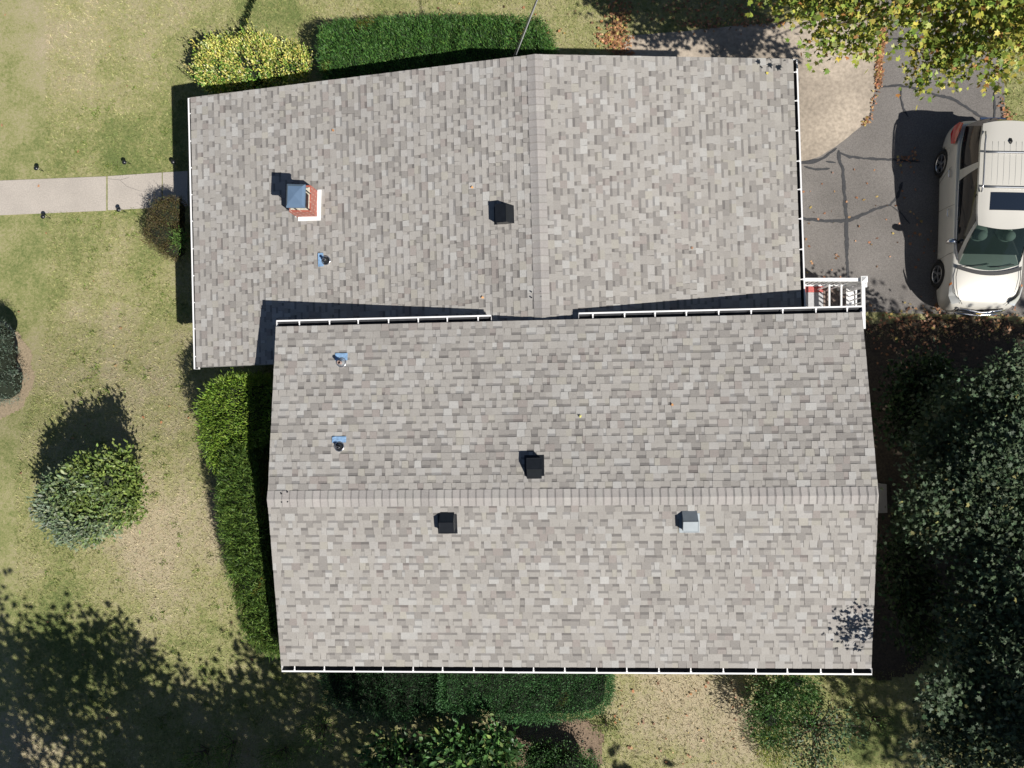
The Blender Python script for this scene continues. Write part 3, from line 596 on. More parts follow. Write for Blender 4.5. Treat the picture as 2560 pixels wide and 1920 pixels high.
# clipped hedges
def hedge(name,label,pts,h,dens,L,Wd,cols,wts,shape='blade',shoot=0,lean=(0,0),jitter=.05,m=FOL,cat='hedge',side=.75,core=.10,colorfn=None,edge=.06):
    P2=[atg(x,y,h) for x,y in pts]; c=sum(P2,Vector())/len(P2); root=empty(name,(c.x,c.y,float(G(c.x,c.y)))); tag(root,label,cat)
    xs=[p.x for p in P2]; ys=[p.y for p in P2]; ar=abs(sum(P2[i].x*P2[(i+1)%len(P2)].y-P2[(i+1)%len(P2)].x*P2[i].y for i in range(len(P2))))/2
    n=int(ar*dens*1.6*((max(xs)-min(xs))*(max(ys)-min(ys))/ar)); x=rng.uniform(min(xs)-.03,max(xs)+.03,n); y=rng.uniform(min(ys)-.03,max(ys)+.03,n)
    xj=x+rng.normal(0,edge,n); yj=y+rng.normal(0,edge,n); k=inpoly(xj,yj,[p[:] for p in P2]); x=x[k];y=y[k]; n=len(x); q=np.stack([x,y,np.zeros(n)],1)
    z=G(x,y)+h+.09*noise3(q,2.6,3)+.08*noise3(q,8,4)-np.abs(rng.normal(0,jitter,n)); P=np.stack([x,y,z],1); O=np.tile(np.array([[lean[0],lean[1],1.0]]),(n,1))+.35*np.stack([noise3(q,14,5),noise3(q,14,6),np.zeros(n)],1)
    per=[(P2[(i+1)%len(P2)]-P2[i]).length for i in range(len(P2))]; ns=int(sum(per)*h*dens*side); e=rng.choice(len(P2),ns,p=np.array(per)/sum(per)); t=rng.random(ns)
    a=np.array([p[:] for p in P2]); b=np.roll(a,-1,0); S_=a[e]+(b[e]-a[e])*t[:,None]; S_[:,2]=G(S_[:,0],S_[:,1])+rng.uniform(.03,h,ns); out=S_-np.array(c); out[:,2]=0; out=unit(out); S_+=out*rng.normal(0,jitter,(ns,1))
    P=np.concatenate([P,S_]); O=np.concatenate([O,out+np.array([0,0,.5])]); N=len(P); D=O+rng.normal(0,.42,(N,3)); Nn=rng.normal(0,1,(N,3))+np.array([.3,-.3,.6])
    cl=1+.22*noise3(P,7,9)+.15*noise3(P,20,11); col=mixcol(N,cols,wts)*cl[:,None]
    dead=(noise3(P,5,31)>.62)&(rng.random(N)<.6); col=np.where(dead[:,None],col*np.array([[1.9,.85,.7]]),col)
    if colorfn is not None: col=colorfn(P,col)
    leaves('foliage',P,D,Nn,L*rng.uniform(.5,1.3,N),Wd*rng.uniform(.7,1.2,N),shape,col,m,root)
    if shoot:
        i=rng.choice(n,shoot); B=P[i]; sd=unit(O[i]+rng.normal(0,.35,(shoot,3))); ks=9; Q=[];DD=[]
        for j in range(ks):
            Q.append(B+sd*(j*.028)); DD.append(sd*.7+rng.normal(0,.8,(shoot,3)))
        Q=np.concatenate(Q);DD=np.concatenate(DD); M_=len(Q); leaves('shoots',Q,DD,rng.normal(0,1,(M_,3)),L*.8*rng.uniform(.6,1.1,M_),Wd*np.ones(M_),shape,mixcol(M_,cols,wts)*1.15,m,root)
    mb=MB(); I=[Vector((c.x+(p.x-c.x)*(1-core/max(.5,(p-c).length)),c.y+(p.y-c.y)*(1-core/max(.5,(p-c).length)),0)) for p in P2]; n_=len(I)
    mb.add([(p.x,p.y,float(G(p.x,p.y))-.05) for p in I]+[(p.x,p.y,float(G(p.x,p.y))+h-.20) for p in I]+[(c.x,c.y,float(G(c.x,c.y))+h-.20)],[(n_+i_,n_+(i_+1)%n_,2*n_) for i_ in range(n_)]+[(i_,(i_+1)%n_,n_+(i_+1)%n_,n_+i_) for i_ in range(n_)]); mb.build('shade_core',CORE,root); return root  # added solid block that stops light inside the hedge
YEW=[(.065,.165,.034),(.095,.225,.045),(.035,.09,.022),(.16,.28,.06)]
hedge('hedge','long dark green clipped hedge along the top wall of the house',[(812,66),(850,55),(960,47),(1070,40),(1170,40),(1290,40),(1345,46),(1368,75),(1380,112),(1384,160),(1300,200),(1000,218),(815,215),(803,150),(800,100)],1.35,2300,.075,.013,YEW,[4,3,3,1],'blade',420,lean=(-.35,.45),jitter=.07,core=.14,edge=.05)
hedge('hedge','narrow dark yew hedge hugging the left wall of the upper roof',[(590,1120),(618,1135),(632,1175),(640,1290),(660,1440),(690,1560),(710,1640),(640,1618),(605,1560),(575,1440),(556,1330),(545,1240),(552,1180),(570,1140)],1.75,2300,.10,.012,[(.10,.18,.035),(.065,.125,.025),(.17,.26,.05)],[4,3,3],'blade',420,lean=(-.1,.15),jitter=.08,core=.10)
hedge('hedge','bright green leafy hedge in front of the corner between the roofs',[(540,958),(575,945),(640,950),(690,955),(690,1060),(640,1100),(600,1130),(575,1160),(545,1178),(524,1160),(510,1110),(497,1060),(495,1010),(510,985)],1.7,1500,.085,.030,[(.19,.31,.04),(.24,.36,.05),(.13,.23,.035),(.28,.38,.09)],[4,3,2,1],'oval',0,jitter=.07,m=GLOSSFOL,core=.12,lean=(-.1,0))
hedge('hedge','deep green boxy hedge under the long lower gutter, sunlit at its right half',[(1100,1650),(1522,1650),(1530,1700),(1524,1760),(1500,1785),(1440,1800),(1340,1806),(1250,1800),(1180,1785),(1100,1780)],1.15,2600,.05,.024,[(.085,.20,.07),(.115,.26,.09),(.05,.14,.05)],[4,3,3],'oval',0,jitter=.05,core=.12)
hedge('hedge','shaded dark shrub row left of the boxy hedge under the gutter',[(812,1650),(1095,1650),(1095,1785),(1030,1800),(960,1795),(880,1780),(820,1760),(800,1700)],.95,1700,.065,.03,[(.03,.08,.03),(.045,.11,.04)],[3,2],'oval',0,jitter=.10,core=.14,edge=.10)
# golden euonymus
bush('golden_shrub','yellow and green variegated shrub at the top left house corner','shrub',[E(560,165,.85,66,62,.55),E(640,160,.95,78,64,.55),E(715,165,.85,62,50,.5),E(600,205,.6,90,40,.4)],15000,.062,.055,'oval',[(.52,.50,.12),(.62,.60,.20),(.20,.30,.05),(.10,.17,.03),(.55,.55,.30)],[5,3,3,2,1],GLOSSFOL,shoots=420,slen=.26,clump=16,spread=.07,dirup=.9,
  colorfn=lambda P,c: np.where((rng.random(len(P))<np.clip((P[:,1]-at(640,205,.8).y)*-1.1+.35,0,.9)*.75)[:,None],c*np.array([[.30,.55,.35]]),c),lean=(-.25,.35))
bush('barberry','dark brown leaved shrub beside the front walk','shrub',[E(425,540,.65,42,38,.50),E(415,585,.6,48,48,.50),E(437,622,.5,30,28,.4),E(440,520,.75,24,26,.4)],13000,.034,.020,'oval',[(.085,.068,.028),(.13,.10,.04),(.055,.045,.02),(.11,.13,.035)],[4,3,3,1.5],FOL,clump=12,spread=.05,dirup=.9,lean=(-.3,.4),shoots=260,slen=.22,stem=40,corescale=.8)
bush('green_shrub','small bright green sprig growing through the brown shrub','shrub',[E(452,600,.95,12,22,.12)],260,.10,.022,'oval',[(.10,.20,.04),(.14,.26,.06)],[1,1],corescale=0,base=at(452,600),stem=6)
def dogcol(P,c):
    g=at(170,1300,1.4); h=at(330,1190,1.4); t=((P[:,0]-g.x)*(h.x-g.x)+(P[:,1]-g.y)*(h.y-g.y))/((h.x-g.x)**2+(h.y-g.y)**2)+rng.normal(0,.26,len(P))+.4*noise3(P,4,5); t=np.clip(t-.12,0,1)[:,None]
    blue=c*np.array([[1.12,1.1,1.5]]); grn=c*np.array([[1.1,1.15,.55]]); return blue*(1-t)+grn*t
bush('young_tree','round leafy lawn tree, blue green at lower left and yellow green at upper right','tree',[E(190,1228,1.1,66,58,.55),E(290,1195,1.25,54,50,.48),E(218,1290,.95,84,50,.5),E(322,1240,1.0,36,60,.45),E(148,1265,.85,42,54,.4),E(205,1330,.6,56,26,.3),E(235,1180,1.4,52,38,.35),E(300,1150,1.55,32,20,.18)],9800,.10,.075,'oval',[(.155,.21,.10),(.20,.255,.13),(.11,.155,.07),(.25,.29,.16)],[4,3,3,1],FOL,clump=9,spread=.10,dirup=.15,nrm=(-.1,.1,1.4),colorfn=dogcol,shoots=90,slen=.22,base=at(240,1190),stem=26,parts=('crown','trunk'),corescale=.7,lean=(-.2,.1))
sp=bush('spruce_shrub','blue green conifer at the left photo edge in its dry mulch bed','conifer',[E(-20,900,.8,60,95,.7),E(15,960,.5,40,50,.45),E(-30,830,.6,50,50,.5),E(5,850,1.0,30,40,.4)],9500,.06,.010,'blade',[(.12,.17,.125),(.17,.22,.17),(.08,.12,.085),(.24,.28,.22)],[4,3,3,1],FOL,clump=16,spread=.06,dirup=.35,base=at(-30,910),corescale=.82)
# bottom plants
DK=[(.04,.10,.03),(.06,.14,.04),(.09,.19,.05)]
bush('broadleaf_shrub','large leaved green shrub at the bottom edge below the shaded hedge','shrub',[E(1010,1900,1.0,90,52,.5),E(1150,1880,1.1,90,55,.5),E(1230,1900,1.1,55,60,.5),E(1240,1850,1.35,28,30,.3),E(1130,1845,1.2,30,22,.3)],2600,.17,.115,'oval',DK+[(.20,.26,.08)],[3,4,3,1],GLOSSFOL,clump=7,spread=.13,dirup=.4,stem=26,corescale=.6)
bush('small_leaf_shrub','dark small leaved shrub at the bottom edge beside the bare soil','shrub',[E(1400,1915,.8,80,52,.6),E(1350,1890,.7,50,40,.5),E(1455,1930,.6,50,45,.4)],7000,.05,.034,'oval',DK,[3,3,1.4],GLOSSFOL,clump=10,spread=.08,stem=14)
bush('prostrate_sprig','low sprawling green sprig beside the bare soil right of the boxy hedge','shrub',[E(1515,1812,.12,38,13,.08)],420,.06,.028,'oval',[(.14,.19,.05),(.20,.24,.08)],[1,1],corescale=0,stem=9)
bush('wild_shrub','loose bright and dark green shrub under the right half of the lower gutter','shrub',[E(1960,1730,.8,60,48,.5),E(1925,1790,.6,45,60,.4),E(1990,1705,.9,40,26,.35),E(1900,1740,.5,32,34,.3)],3300,.10,.035,'oval',[(.05,.12,.03),(.08,.17,.04),(.12,.21,.07)],[3,3,1],GLOSSFOL,clump=8,spread=.12,stem=22,corescale=.4,shoots=60,slen=.3)
bush('goldenrod','yellow green feathery weed patch at the foot of the loose shrub','shrub',[E(1935,1860,.25,40,48,.2)],1500,.07,.012,'blade',[(.24,.30,.05),(.14,.22,.04),(.34,.36,.06)],[2,2,1],FOL,clump=9,spread=.09,stem=10,corescale=0)
bush('round_leaf_shrub','round leaved shrub with reddish stems near the bottom right lawn','shrub',[E(2075,1800,.7,42,36,.35),E(2040,1850,.6,48,45,.35),E(2015,1900,.55,40,32,.3),E(2110,1830,.4,30,28,.25)],1500,.075,.065,'oval',[(.07,.13,.055),(.11,.17,.09),(.13,.09,.05)],[3,2,1],GLOSSFOL,clump=6,spread=.13,stem=24,corescale=0)
bush('seedling','upright leafy seedling alone on the bottom right grass','plant',[E(2198,1810,.35,18,22,.2)],160,.09,.03,'oval',[(.13,.20,.06)],[1],corescale=0,clump=5,stem=8)
WEEDS=[(570,1875,24,42,'tall spindly weed among the dappled shade at the bottom left'),(700,1890,40,26,'bright weed clump at the bottom edge left of the hedge row'),(500,1895,34,24,'low weed clump at the bottom edge farthest left'),(800,1830,32,40,'dark leafy weed below the left end of the hedge row')]
for x,y,a,b,lb in WEEDS: bush('weed',lb,'plant',[E(x,y,.4,a,b,.3)],520,.085,.026,'oval',[(.10,.19,.04),(.15,.24,.05)],[1,1],GLOSSFOL,corescale=0,clump=6,spread=.10,stem=10,group='weeds along the bottom edge')
# clumps of coarser green grass and clover scattered through the lawn
def clumps(n):
    x=rng.uniform(-12.5,-5.5,n); y=rng.uniform(-8.5,9.5,n); k=np.ones(n,bool)
    for p in NOG: k&=~inpoly(x,y,p)
    x=x[k];y=y[k]; q=np.stack([x,y,G(x,y)],1); m=26; P=np.repeat(q,m,0)+rng.normal(0,.05,(len(x)*m,3))*np.array([1,1,0]); N=len(P); o=leaves('lawn_clumps',P,rng.normal(0,1,(N,3))+np.array([0,0,.5]),rng.normal(0,.6,(N,3))+np.array([0,0,.8]),rng.uniform(.04,.09,N),rng.uniform(.012,.025,N),'blade',mixcol(N,[(.20,.27,.06),(.15,.22,.05),(.28,.33,.10)],[2,2,1]),FOL); tag(o,'coarse green grass clumps and clover dotted over the left lawn','weeds',kind='stuff')
clumps(260)
# dark tufts added to stand in for a jagged shadow streak on the lawn
tf=empty('shadow_tufts',at(620,45)); tag(tf,'added dark tufts standing in for a jagged shadow above the golden shrub','plant')
n=260; t=rng.random(n); P=np.array([at(600+36*a+random.uniform(-7,7),92-96*a)[:] for a in t]); leaves('foliage',P,rng.normal(0,.25,(n,3))+np.array([0,0,1]),rng.normal(0,1,(n,3)),rng.uniform(.08,.2,n),np.full(n,.025),'blade',mixcol(n,[(.03,.05,.02)],[1]),FOL,tf)
# ------------------------------------------------------------ trees
MAP=[(.13,.20,.035),(.22,.29,.05),(.33,.35,.06),(.43,.38,.08),(.38,.19,.06)]
def tree(name,label,spec,n,L,cols,wts,base,r0,clump=10,spread=.22,inner=.3,nl=16,up=.9,m=FOL,shape='maple',drop=.3,group=None,top=None):
    base=(base[0],base[1],float(G(base[0],base[1]))); root=empty(name,base); tag(root,label,'tree',group); P,O,K=blobs(spec,n,clump,spread,up,inner); N=len(P)
    D=O*.7+rng.normal(0,.7,(N,3))+np.array([0,0,-.15]); Nn=rng.normal(0,.42,(N,3))+np.array([.15,-.1,1.1]); l=L*rng.uniform(.6,1.2,N)
    leaves('crown',P,D,Nn,l,l*.95,shape,mixcol(N,cols,wts)*K[:,None],m,root)
    mb=MB(); tp=top or sum((Vector(s[0]) for s in spec),Vector())/len(spec); b=Vector(base); fork=b.lerp(tp,.45); fork.x=b.x*.7+fork.x*.3; fork.y=b.y*.7+fork.y*.3
    mb.tube([b-Vector((0,0,.1)),b+Vector((.03,0,.3)),b.lerp(fork,.5),fork],[r0*1.35,r0,r0*.9,r0*.75],10)
    for i in rng.choice(N,nl):
        t_=Vector(P[i]); mid=fork.lerp(t_,.5)+Vector((random.uniform(-.35,.35),random.uniform(-.35,.35),.1)); mb.tube([fork,fork.lerp(mid,.5),mid,t_],[r0*.45,r0*.24,r0*.13,.012],6)
        for _ in range(3):
            j=rng.integers(N); q=Vector(P[j]); 
            if (q-mid).length<1.6: mb.tube([mid,mid.lerp(q,.5)+Vector((0,0,.08)),q],[r0*.14,.015,.006],5)
    mb.build('trunk',BARK,root,smooth=True); return root
# maple reaching in at the top right: its crown hangs over the driveway
def S3(px,py,z,rx,ry,rz): c,(a,b)=px_ell(px,py,z,rx,ry); return (c,(a,b,rz))
tree('maple_tree','maple with yellow green autumn leaves overhanging the driveway at the top right',
 [S3(2060,20,4.3,95,38,.35),S3(2130,95,4.0,50,42,.25),S3(2040,100,3.9,34,28,.2),S3(2200,20,4.6,90,42,.4),S3(2320,60,4.4,80,62,.4),S3(2420,90,4.2,80,75,.4),S3(2350,150,3.9,55,50,.3),S3(2500,60,4.8,90,80,.5),S3(2300,205,3.7,28,24,.2),S3(2490,190,3.8,28,40,.25),S3(1940,-5,4.2,50,22,.25),S3(2600,20,5.2,120,100,.8),S3(2450,-60,5.5,200,70,.9),S3(2210,-60,5.2,150,60,.6)],
 8600,.112,MAP,[2.5,4,3.5,3,.8],(13.2,9.6,0),.26,clump=9,spread=.17,inner=.35,nl=34,m=GLOSSFOL,top=Vector((9.5,8.2,4.4)))
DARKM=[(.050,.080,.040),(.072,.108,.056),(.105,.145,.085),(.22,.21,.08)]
MAPF=mat('maple_leaf',attr='col',rough=.55,var=.15,vscale=30,transl=.2,spec=.25)
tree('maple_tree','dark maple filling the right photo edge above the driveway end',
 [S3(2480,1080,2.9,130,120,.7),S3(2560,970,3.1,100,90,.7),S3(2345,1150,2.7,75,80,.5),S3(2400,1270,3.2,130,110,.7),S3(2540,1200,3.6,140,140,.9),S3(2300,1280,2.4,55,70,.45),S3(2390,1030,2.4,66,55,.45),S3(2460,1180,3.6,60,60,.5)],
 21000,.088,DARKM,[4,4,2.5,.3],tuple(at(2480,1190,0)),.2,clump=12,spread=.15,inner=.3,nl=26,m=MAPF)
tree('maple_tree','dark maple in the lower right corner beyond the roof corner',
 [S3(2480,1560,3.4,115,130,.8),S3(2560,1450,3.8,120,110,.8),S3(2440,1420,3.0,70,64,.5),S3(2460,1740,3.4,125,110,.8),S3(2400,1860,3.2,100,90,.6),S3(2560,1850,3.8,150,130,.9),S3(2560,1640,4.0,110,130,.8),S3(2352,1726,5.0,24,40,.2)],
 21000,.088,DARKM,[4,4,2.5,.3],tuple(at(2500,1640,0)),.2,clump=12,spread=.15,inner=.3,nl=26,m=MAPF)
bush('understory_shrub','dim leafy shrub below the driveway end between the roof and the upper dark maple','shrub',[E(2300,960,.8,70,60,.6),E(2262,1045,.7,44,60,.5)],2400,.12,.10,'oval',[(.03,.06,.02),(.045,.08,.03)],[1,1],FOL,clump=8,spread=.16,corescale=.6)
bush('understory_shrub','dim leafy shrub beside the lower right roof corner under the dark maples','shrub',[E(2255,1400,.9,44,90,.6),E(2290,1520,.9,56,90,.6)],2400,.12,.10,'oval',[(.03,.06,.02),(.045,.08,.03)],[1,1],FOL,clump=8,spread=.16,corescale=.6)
# tall trees standing outside the picture that shade the yard
def fol_tree(label,c,r,zc,n,L=.26,base=None,inner=.4,rz=None):
    c=Vector(c); spec=[]
    for _ in range(7):
        a=random.uniform(0,6.28); k=random.uniform(.25,.6); spec.append((Vector((c.x+math.cos(a)*r*k,c.y+math.sin(a)*r*k,zc+random.uniform(-.25,.35)*r)),(r*.5,r*.5,(rz or r)*.42)))
    return tree('shade_tree',label,spec,n,L,DARKM,[3,3,2,0],base or (c.x,c.y,0),.3,clump=14,spread=.27,inner=inner,nl=18,shape='oval')
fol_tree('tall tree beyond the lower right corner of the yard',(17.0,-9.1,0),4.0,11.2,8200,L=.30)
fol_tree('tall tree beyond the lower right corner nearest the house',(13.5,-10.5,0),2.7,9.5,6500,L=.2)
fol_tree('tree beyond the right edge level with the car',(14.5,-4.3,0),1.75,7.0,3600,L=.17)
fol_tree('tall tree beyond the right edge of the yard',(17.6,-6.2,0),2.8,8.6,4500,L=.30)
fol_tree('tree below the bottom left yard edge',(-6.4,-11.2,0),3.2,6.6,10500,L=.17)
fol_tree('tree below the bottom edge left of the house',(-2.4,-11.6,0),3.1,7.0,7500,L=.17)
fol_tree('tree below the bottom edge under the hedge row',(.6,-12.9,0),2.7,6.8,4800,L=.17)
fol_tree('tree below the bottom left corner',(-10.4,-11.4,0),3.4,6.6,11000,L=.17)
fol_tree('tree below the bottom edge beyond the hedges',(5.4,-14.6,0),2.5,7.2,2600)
# ------------------------------------------------------------ fallen leaves
def litter():
    P=[]
    def band(pts,n,w):
        for _ in range(n):
            i=random.randrange(len(pts)-1); t=random.random(); x=pts[i][0]+(pts[i+1][0]-pts[i][0])*t+random.gauss(0,w); y=pts[i][1]+(pts[i+1][1]-pts[i][1])*t+random.gauss(0,w); P.append(atg(x,y,random.uniform(.03,.06))[:])
    band([(2207,40),(2205,110),(2199,170),(2197,215)],430,4.5); band([(2190,220),(2183,265),(2170,300),(2158,312)],45,3)
    band([(1545,60),(1540,90),(1555,120),(1560,145)],300,13); band([(1500,95),(1540,100)],110,12); band([(1540,0),(1550,60)],160,20); band([(1650,10),(1900,20)],240,26); band([(1700,60),(1960,56)],150,7); band([(900,40),(1450,60)],30,30)
    band([(2170,800),(2560,805)],260,22); band([(2200,860),(2420,840)],160,35); band([(2250,400),(2290,395)],26,9); band([(2510,250),(2530,320)],50,9); band([(2345,772),(2355,768)],14,5); band([(2340,640),(2250,505)],12,12)
    for _ in range(40): P.append(atg(random.uniform(0,700),random.uniform(0,1900),.04)[:])
    for _ in range(60): P.append(atg(random.uniform(1960,2300),random.uniform(420,700),.02)[:])
    for _ in range(60): P.append(atg(random.uniform(1530,1900),random.uniform(1700,1915),.04)[:])
    P=np.array(P); n=len(P); leaves('leaf_litter',P,rng.normal(0,1,(n,3))*np.array([1,1,.25]),rng.normal(0,.3,(n,3))+np.array([0,0,1]),rng.uniform(.035,.10,n),rng.uniform(.03,.08,n),'maple',mixcol(n,[(.46,.22,.11),(.36,.17,.08),(.55,.33,.17),(.22,.12,.07),(.5,.38,.12)],[4,3,2,2,1]),FOL)
    tag(bpy.data.objects['leaf_litter'],'brown and orange fallen leaves along the concrete edge and lawn','leaves',kind='stuff')
litter()
for k,(px,py,f,c,lb) in enumerate(((1914,186,None,(.60,.50,.06),'yellow leaf near the top right corner of the lower roof'),(1180,472,None,(.60,.32,.12),'orange leaf on the lower roof left of its box vent'),(1207,747,None,(.65,.33,.12),'orange leaf on the lower roof above the left gutter end'),(1682,1010,None,(.55,.27,.10),'brown leaf on the upper roof right of its middle'),(1453,1043,None,(.60,.58,.15),'pale yellow leaf on the far slope of the upper roof'),(836,325,None,(.45,.22,.10),'brown leaf on the lower roof above the chimney'),(1732,622,None,(.35,.2,.12),'brown leaf near the right middle of the lower roof'))):
    A_,B_,D_=((LBL,LTL,LM2) if px<1337 else (LTR,LBR,LM2)) if py<780 else (UTR,UTL,UMR)
    fr=frame(A_,B_,D_,px,py); p=np.array([(fr@Vector((0,0,.03)))[:]]); o=leaves('fallen_leaf',p,np.array([[random.uniform(-1,1),random.uniform(-1,1),.25]]),np.array([[.3,-.2,1.]]),np.array([.06]),np.array([.06]),'maple',np.array([c]),FOL)
    tag(o,lb,'leaf','single leaves lying on the roofs')
# white twig on hedge
mb=MB(); mb.tube([at(1402,1727,1.2),at(1408,1733,1.25),at(1414,1734,1.24),at(1420,1741,1.2)],.012,6); tag(mb.build('dead_twig',mat('pale_twig',(.55,.52,.42),.8)),'pale bare twig lying on the boxy green hedge','twig')
# ------------------------------------------------------------ car
def build_car():
    PAINT=mat('pearl_paint',(.55,.532,.482),.36,metal=.1,coat=.5,spec=.9); DARKGL=mat('dark_glass',(.008,.009,.010),.05,spec=.7); TRIM=mat('black_trim',(.012,.012,.013),.5); CHR=mat('chrome',(.85,.85,.87),.08,metal=1.0); RUB=mat('tyre_rubber',(.012,.012,.012),.8,bump=.3)
    RED=mat('red_lens',(.45,.008,.012),.12,spec=.7,coat=1); SEAT=mat('beige_seat',(.42,.45,.40),.8); ALLOY=mat('alloy',(.50,.50,.52),.28,metal=.85)
    WS=bpy.data.materials.new('windscreen'); WS.use_nodes=True; n=WS.node_tree.nodes; l=WS.node_tree.links; b=n['Principled BSDF']; b.inputs['Base Color'].default_value=(.02,.035,.034,1); b.inputs['Roughness'].default_value=.04; b.inputs['Specular IOR Level'].default_value=.7
    tr=n.new('ShaderNodeBsdfTransparent'); tr.inputs[0].default_value=(.50,.60,.57,1); mx=n.new('ShaderNodeMixShader'); mx.inputs[0].default_value=.6; l.new(b.outputs[0],mx.inputs[1]); l.new(tr.outputs[0],mx.inputs[2]); l.new(mx.outputs[0],n['Material Output'].inputs[0])
    fr_=at(2462,780,.55); rr_=at(2478,300,.95); L=4.77; HW=.92
    car=empty('parked_car',(0,0,0)); tag(car,'pearl white compact SUV parked on the asphalt driveway','car')
    # local: x right(+)/left(-) seen from above with nose towards -y world; u = distance from nose
    xc=at(2515,355,1.70).x; yf=fr_.y
    def Wp(x,u,z): return Vector((x,-(u),z))   # local coords, y=-u from rear..: nose at y=0 means flip below
    def V(x,u,z): return Vector((x,u,z))       # local y grows to the rear; world +y is the rear
    # body loft --------------------------------------------------
    # station: u, half width, sill z, shoulder z, top centre z, crown
    st=[(-.00,.50,.32,.52,.56),(.03,.66,.26,.62,.68),(.10,.77,.22,.74,.80),(.22,.845,.20,.84,.90),(.42,.885,.20,.91,.97),(.70,.905,.20,.955,1.02),(1.00,.91,.20,.985,1.06),(1.25,.905,.21,1.00,1.09),(1.7,.905,.22,1.01,1.07),(2.4,.91,.22,1.02,1.05),(3.0,.915,.22,1.035,1.05),(3.5,.925,.22,1.05,1.06),(3.95,.92,.23,1.06,1.07),(4.3,.885,.26,1.05,1.08),(4.52,.83,.30,1.02,1.06),(4.66,.76,.34,.95,1.0),(4.75,.64,.40,.80,.86),(4.77,.52,.44,.70,.76)]
    def ring(u,hw,zs,zsh,zt):
        side=[(-hw*.90,zs),(-hw*.97,zs+.10),(-hw,zs+(zsh-zs)*.42),(-hw*.992,zs+(zsh-zs)*.62),(-hw*.962,zs+(zsh-zs)*.84),(-hw*.925,zsh-.012),(-hw*.88,zsh+.012),(-hw*.72,zsh+(zt-zsh)*.55),(-hw*.42,zt-(zt-zsh)*.15),(0,zt)]
        full=side+[(-x,z) for x,z in side[:-1][::-1]]; return [V(x,u,z) for x,z in full]
    mb=MB(); R=[ring(*s) for s in st]; k=len(R[0]); vs=[p for r in R for p in r]; fs=[]
    for i in range(len(R)-1):
        for j in range(k-1): fs.append((i*k+j,i*k+j+1,(i+1)*k+j+1,(i+1)*k+j))
        fs.append((i*k+k-1,i*k,(i+1)*k,(i+1)*k+k-1))
    fs.append(tuple(range(k))[::-1]); fs.append(tuple((len(R)-1)*k+j for j in range(k))); mb.add(vs,fs); body=mb.build('body',PAINT,None,smooth=True)
    # wheel wells
    WU=(.97,3.82); WR=.345
    cut=MB()
    for u in WU:
        for s in(-1,1): cut.lathe([(.0005,0),(WR+.055,0),(WR+.055,.40),(.0005,.40)],V(s*.62,u,.34),32,axis=Vector((s,0,0)))
    co=cut.build('cutter',TRIM); sub=body.modifiers.new('s','SUBSURF'); sub.levels=2; sub.render_levels=2
    bo=body.modifiers.new('b','BOOLEAN'); bo.operation='DIFFERENCE'; bo.object=co; bo.solver='EXACT'
    bpy.context.view_layer.update(); dg=bpy.context.evaluated_depsgraph_get(); me=bpy.data.meshes.new_from_object(body.evaluated_get(dg)); body.modifiers.clear(); body.data=me
    for p in me.polygons: p.use_smooth=True
    bpy.data.objects.remove(co); body.parent=car
    def part(mb,name,m,par=None,smooth=False):
        o=mb.build(name,m,None,smooth=smooth); o.parent=par or car; return o
    for u in WU:
        for s in(-1,1):
            w=empty('wheel'); w.parent=car; c=V(s*.66,u,WR); t=MB(); ax=Vector((s,0,0))
            t.lathe([(.22,.0),(WR-.02,.0),(WR,.03),(WR,.18),(WR-.015,.215),(WR-.06,.228),(.235,.222),(.225,.20)],c,32,axis=ax); part(t,'tyre',RUB,w,True)
            r=MB(); r.lathe([(.228,.215),(.222,.195),(.205,.14),(.0005,.13)],c,32,axis=ax); part(r,'wheel_well_disc',TRIM,w)
            r=MB(); r.lathe([(.232,.222),(.224,.226),(.212,.215),(.212,.17)],c,32,axis=ax); r.lathe([(.055,.17),(.055,.212),(.035,.22),(.0005,.222)],c,20,axis=ax)
            for q in range(5):
                a=q*2*math.pi/5+.3
                for da,rr in((-.13,.215),(.13,.215)):
                    p0=c+ax*.208+Vector((0,math.cos(a)*.03,math.sin(a)*.03)); p1=c+ax*.203+Vector((0,math.cos(a+da)*rr,math.sin(a+da)*rr)); r.beam(p0,p1,.034,.022,up=ax)
            part(r,'rim',ALLOY,w)
    for s in(-1,1):  # inner wheel well liner
        pass
    # greenhouse --------------------------------------------------
    def belt(t): # t 0 front .. 1 rear, returns (hw,u,z)
        u=1.12+3.40*t; hw=.785-.08*max(0,(.10-t)/.10)-.10*max(0,(t-.80)/.20)**1.5; return hw,u,1.02+.05*t
    def roof(t):
        u=2.02+2.30*t; hw=.625-.03*max(0,(.12-t)/.12)+.02*math.sin(math.pi*t)-.05*max(0,(t-.8)/.2); z=1.60+.085*math.sin(math.pi*min(1,(t+.05)*.72))-.02*max(0,t-.75); return hw,u,z
    def surf(t,v,s,off=0):
        a=belt(t); b=roof(t); bul=.035*math.sin(math.pi*v); p=V(s*(a[0]+(b[0]-a[0])*v+bul+off),a[1]+(b[1]-a[1])*v,a[2]+(b[2]-a[2])*v+off*.3); return p
    def patch(mb,t0,t1,v0,v1,s,off=0,nt=8,nv=5,t0b=None,t1b=None):
        t0b=t0 if t0b is None else t0b; t1b=t1 if t1b is None else t1b; vs=[]
        for i in range(nt+1):
            for j in range(nv+1):
                v=v0+(v1-v0)*j/nv; f=j/nv; a=t0+(t0b-t0)*f; b=t1+(t1b-t1)*f; vs.append(surf(a+(b-a)*i/nt,v,s,off))
        fs=[(i*(nv+1)+j,(i+1)*(nv+1)+j,(i+1)*(nv+1)+j+1,i*(nv+1)+j+1) for i in range(nt) for j in range(nv)]
        mb.add(vs,fs if s>0 else [f[::-1] for f in fs])
    # roof panel
    rp=MB(); nt=16; nx=12; vs=[]
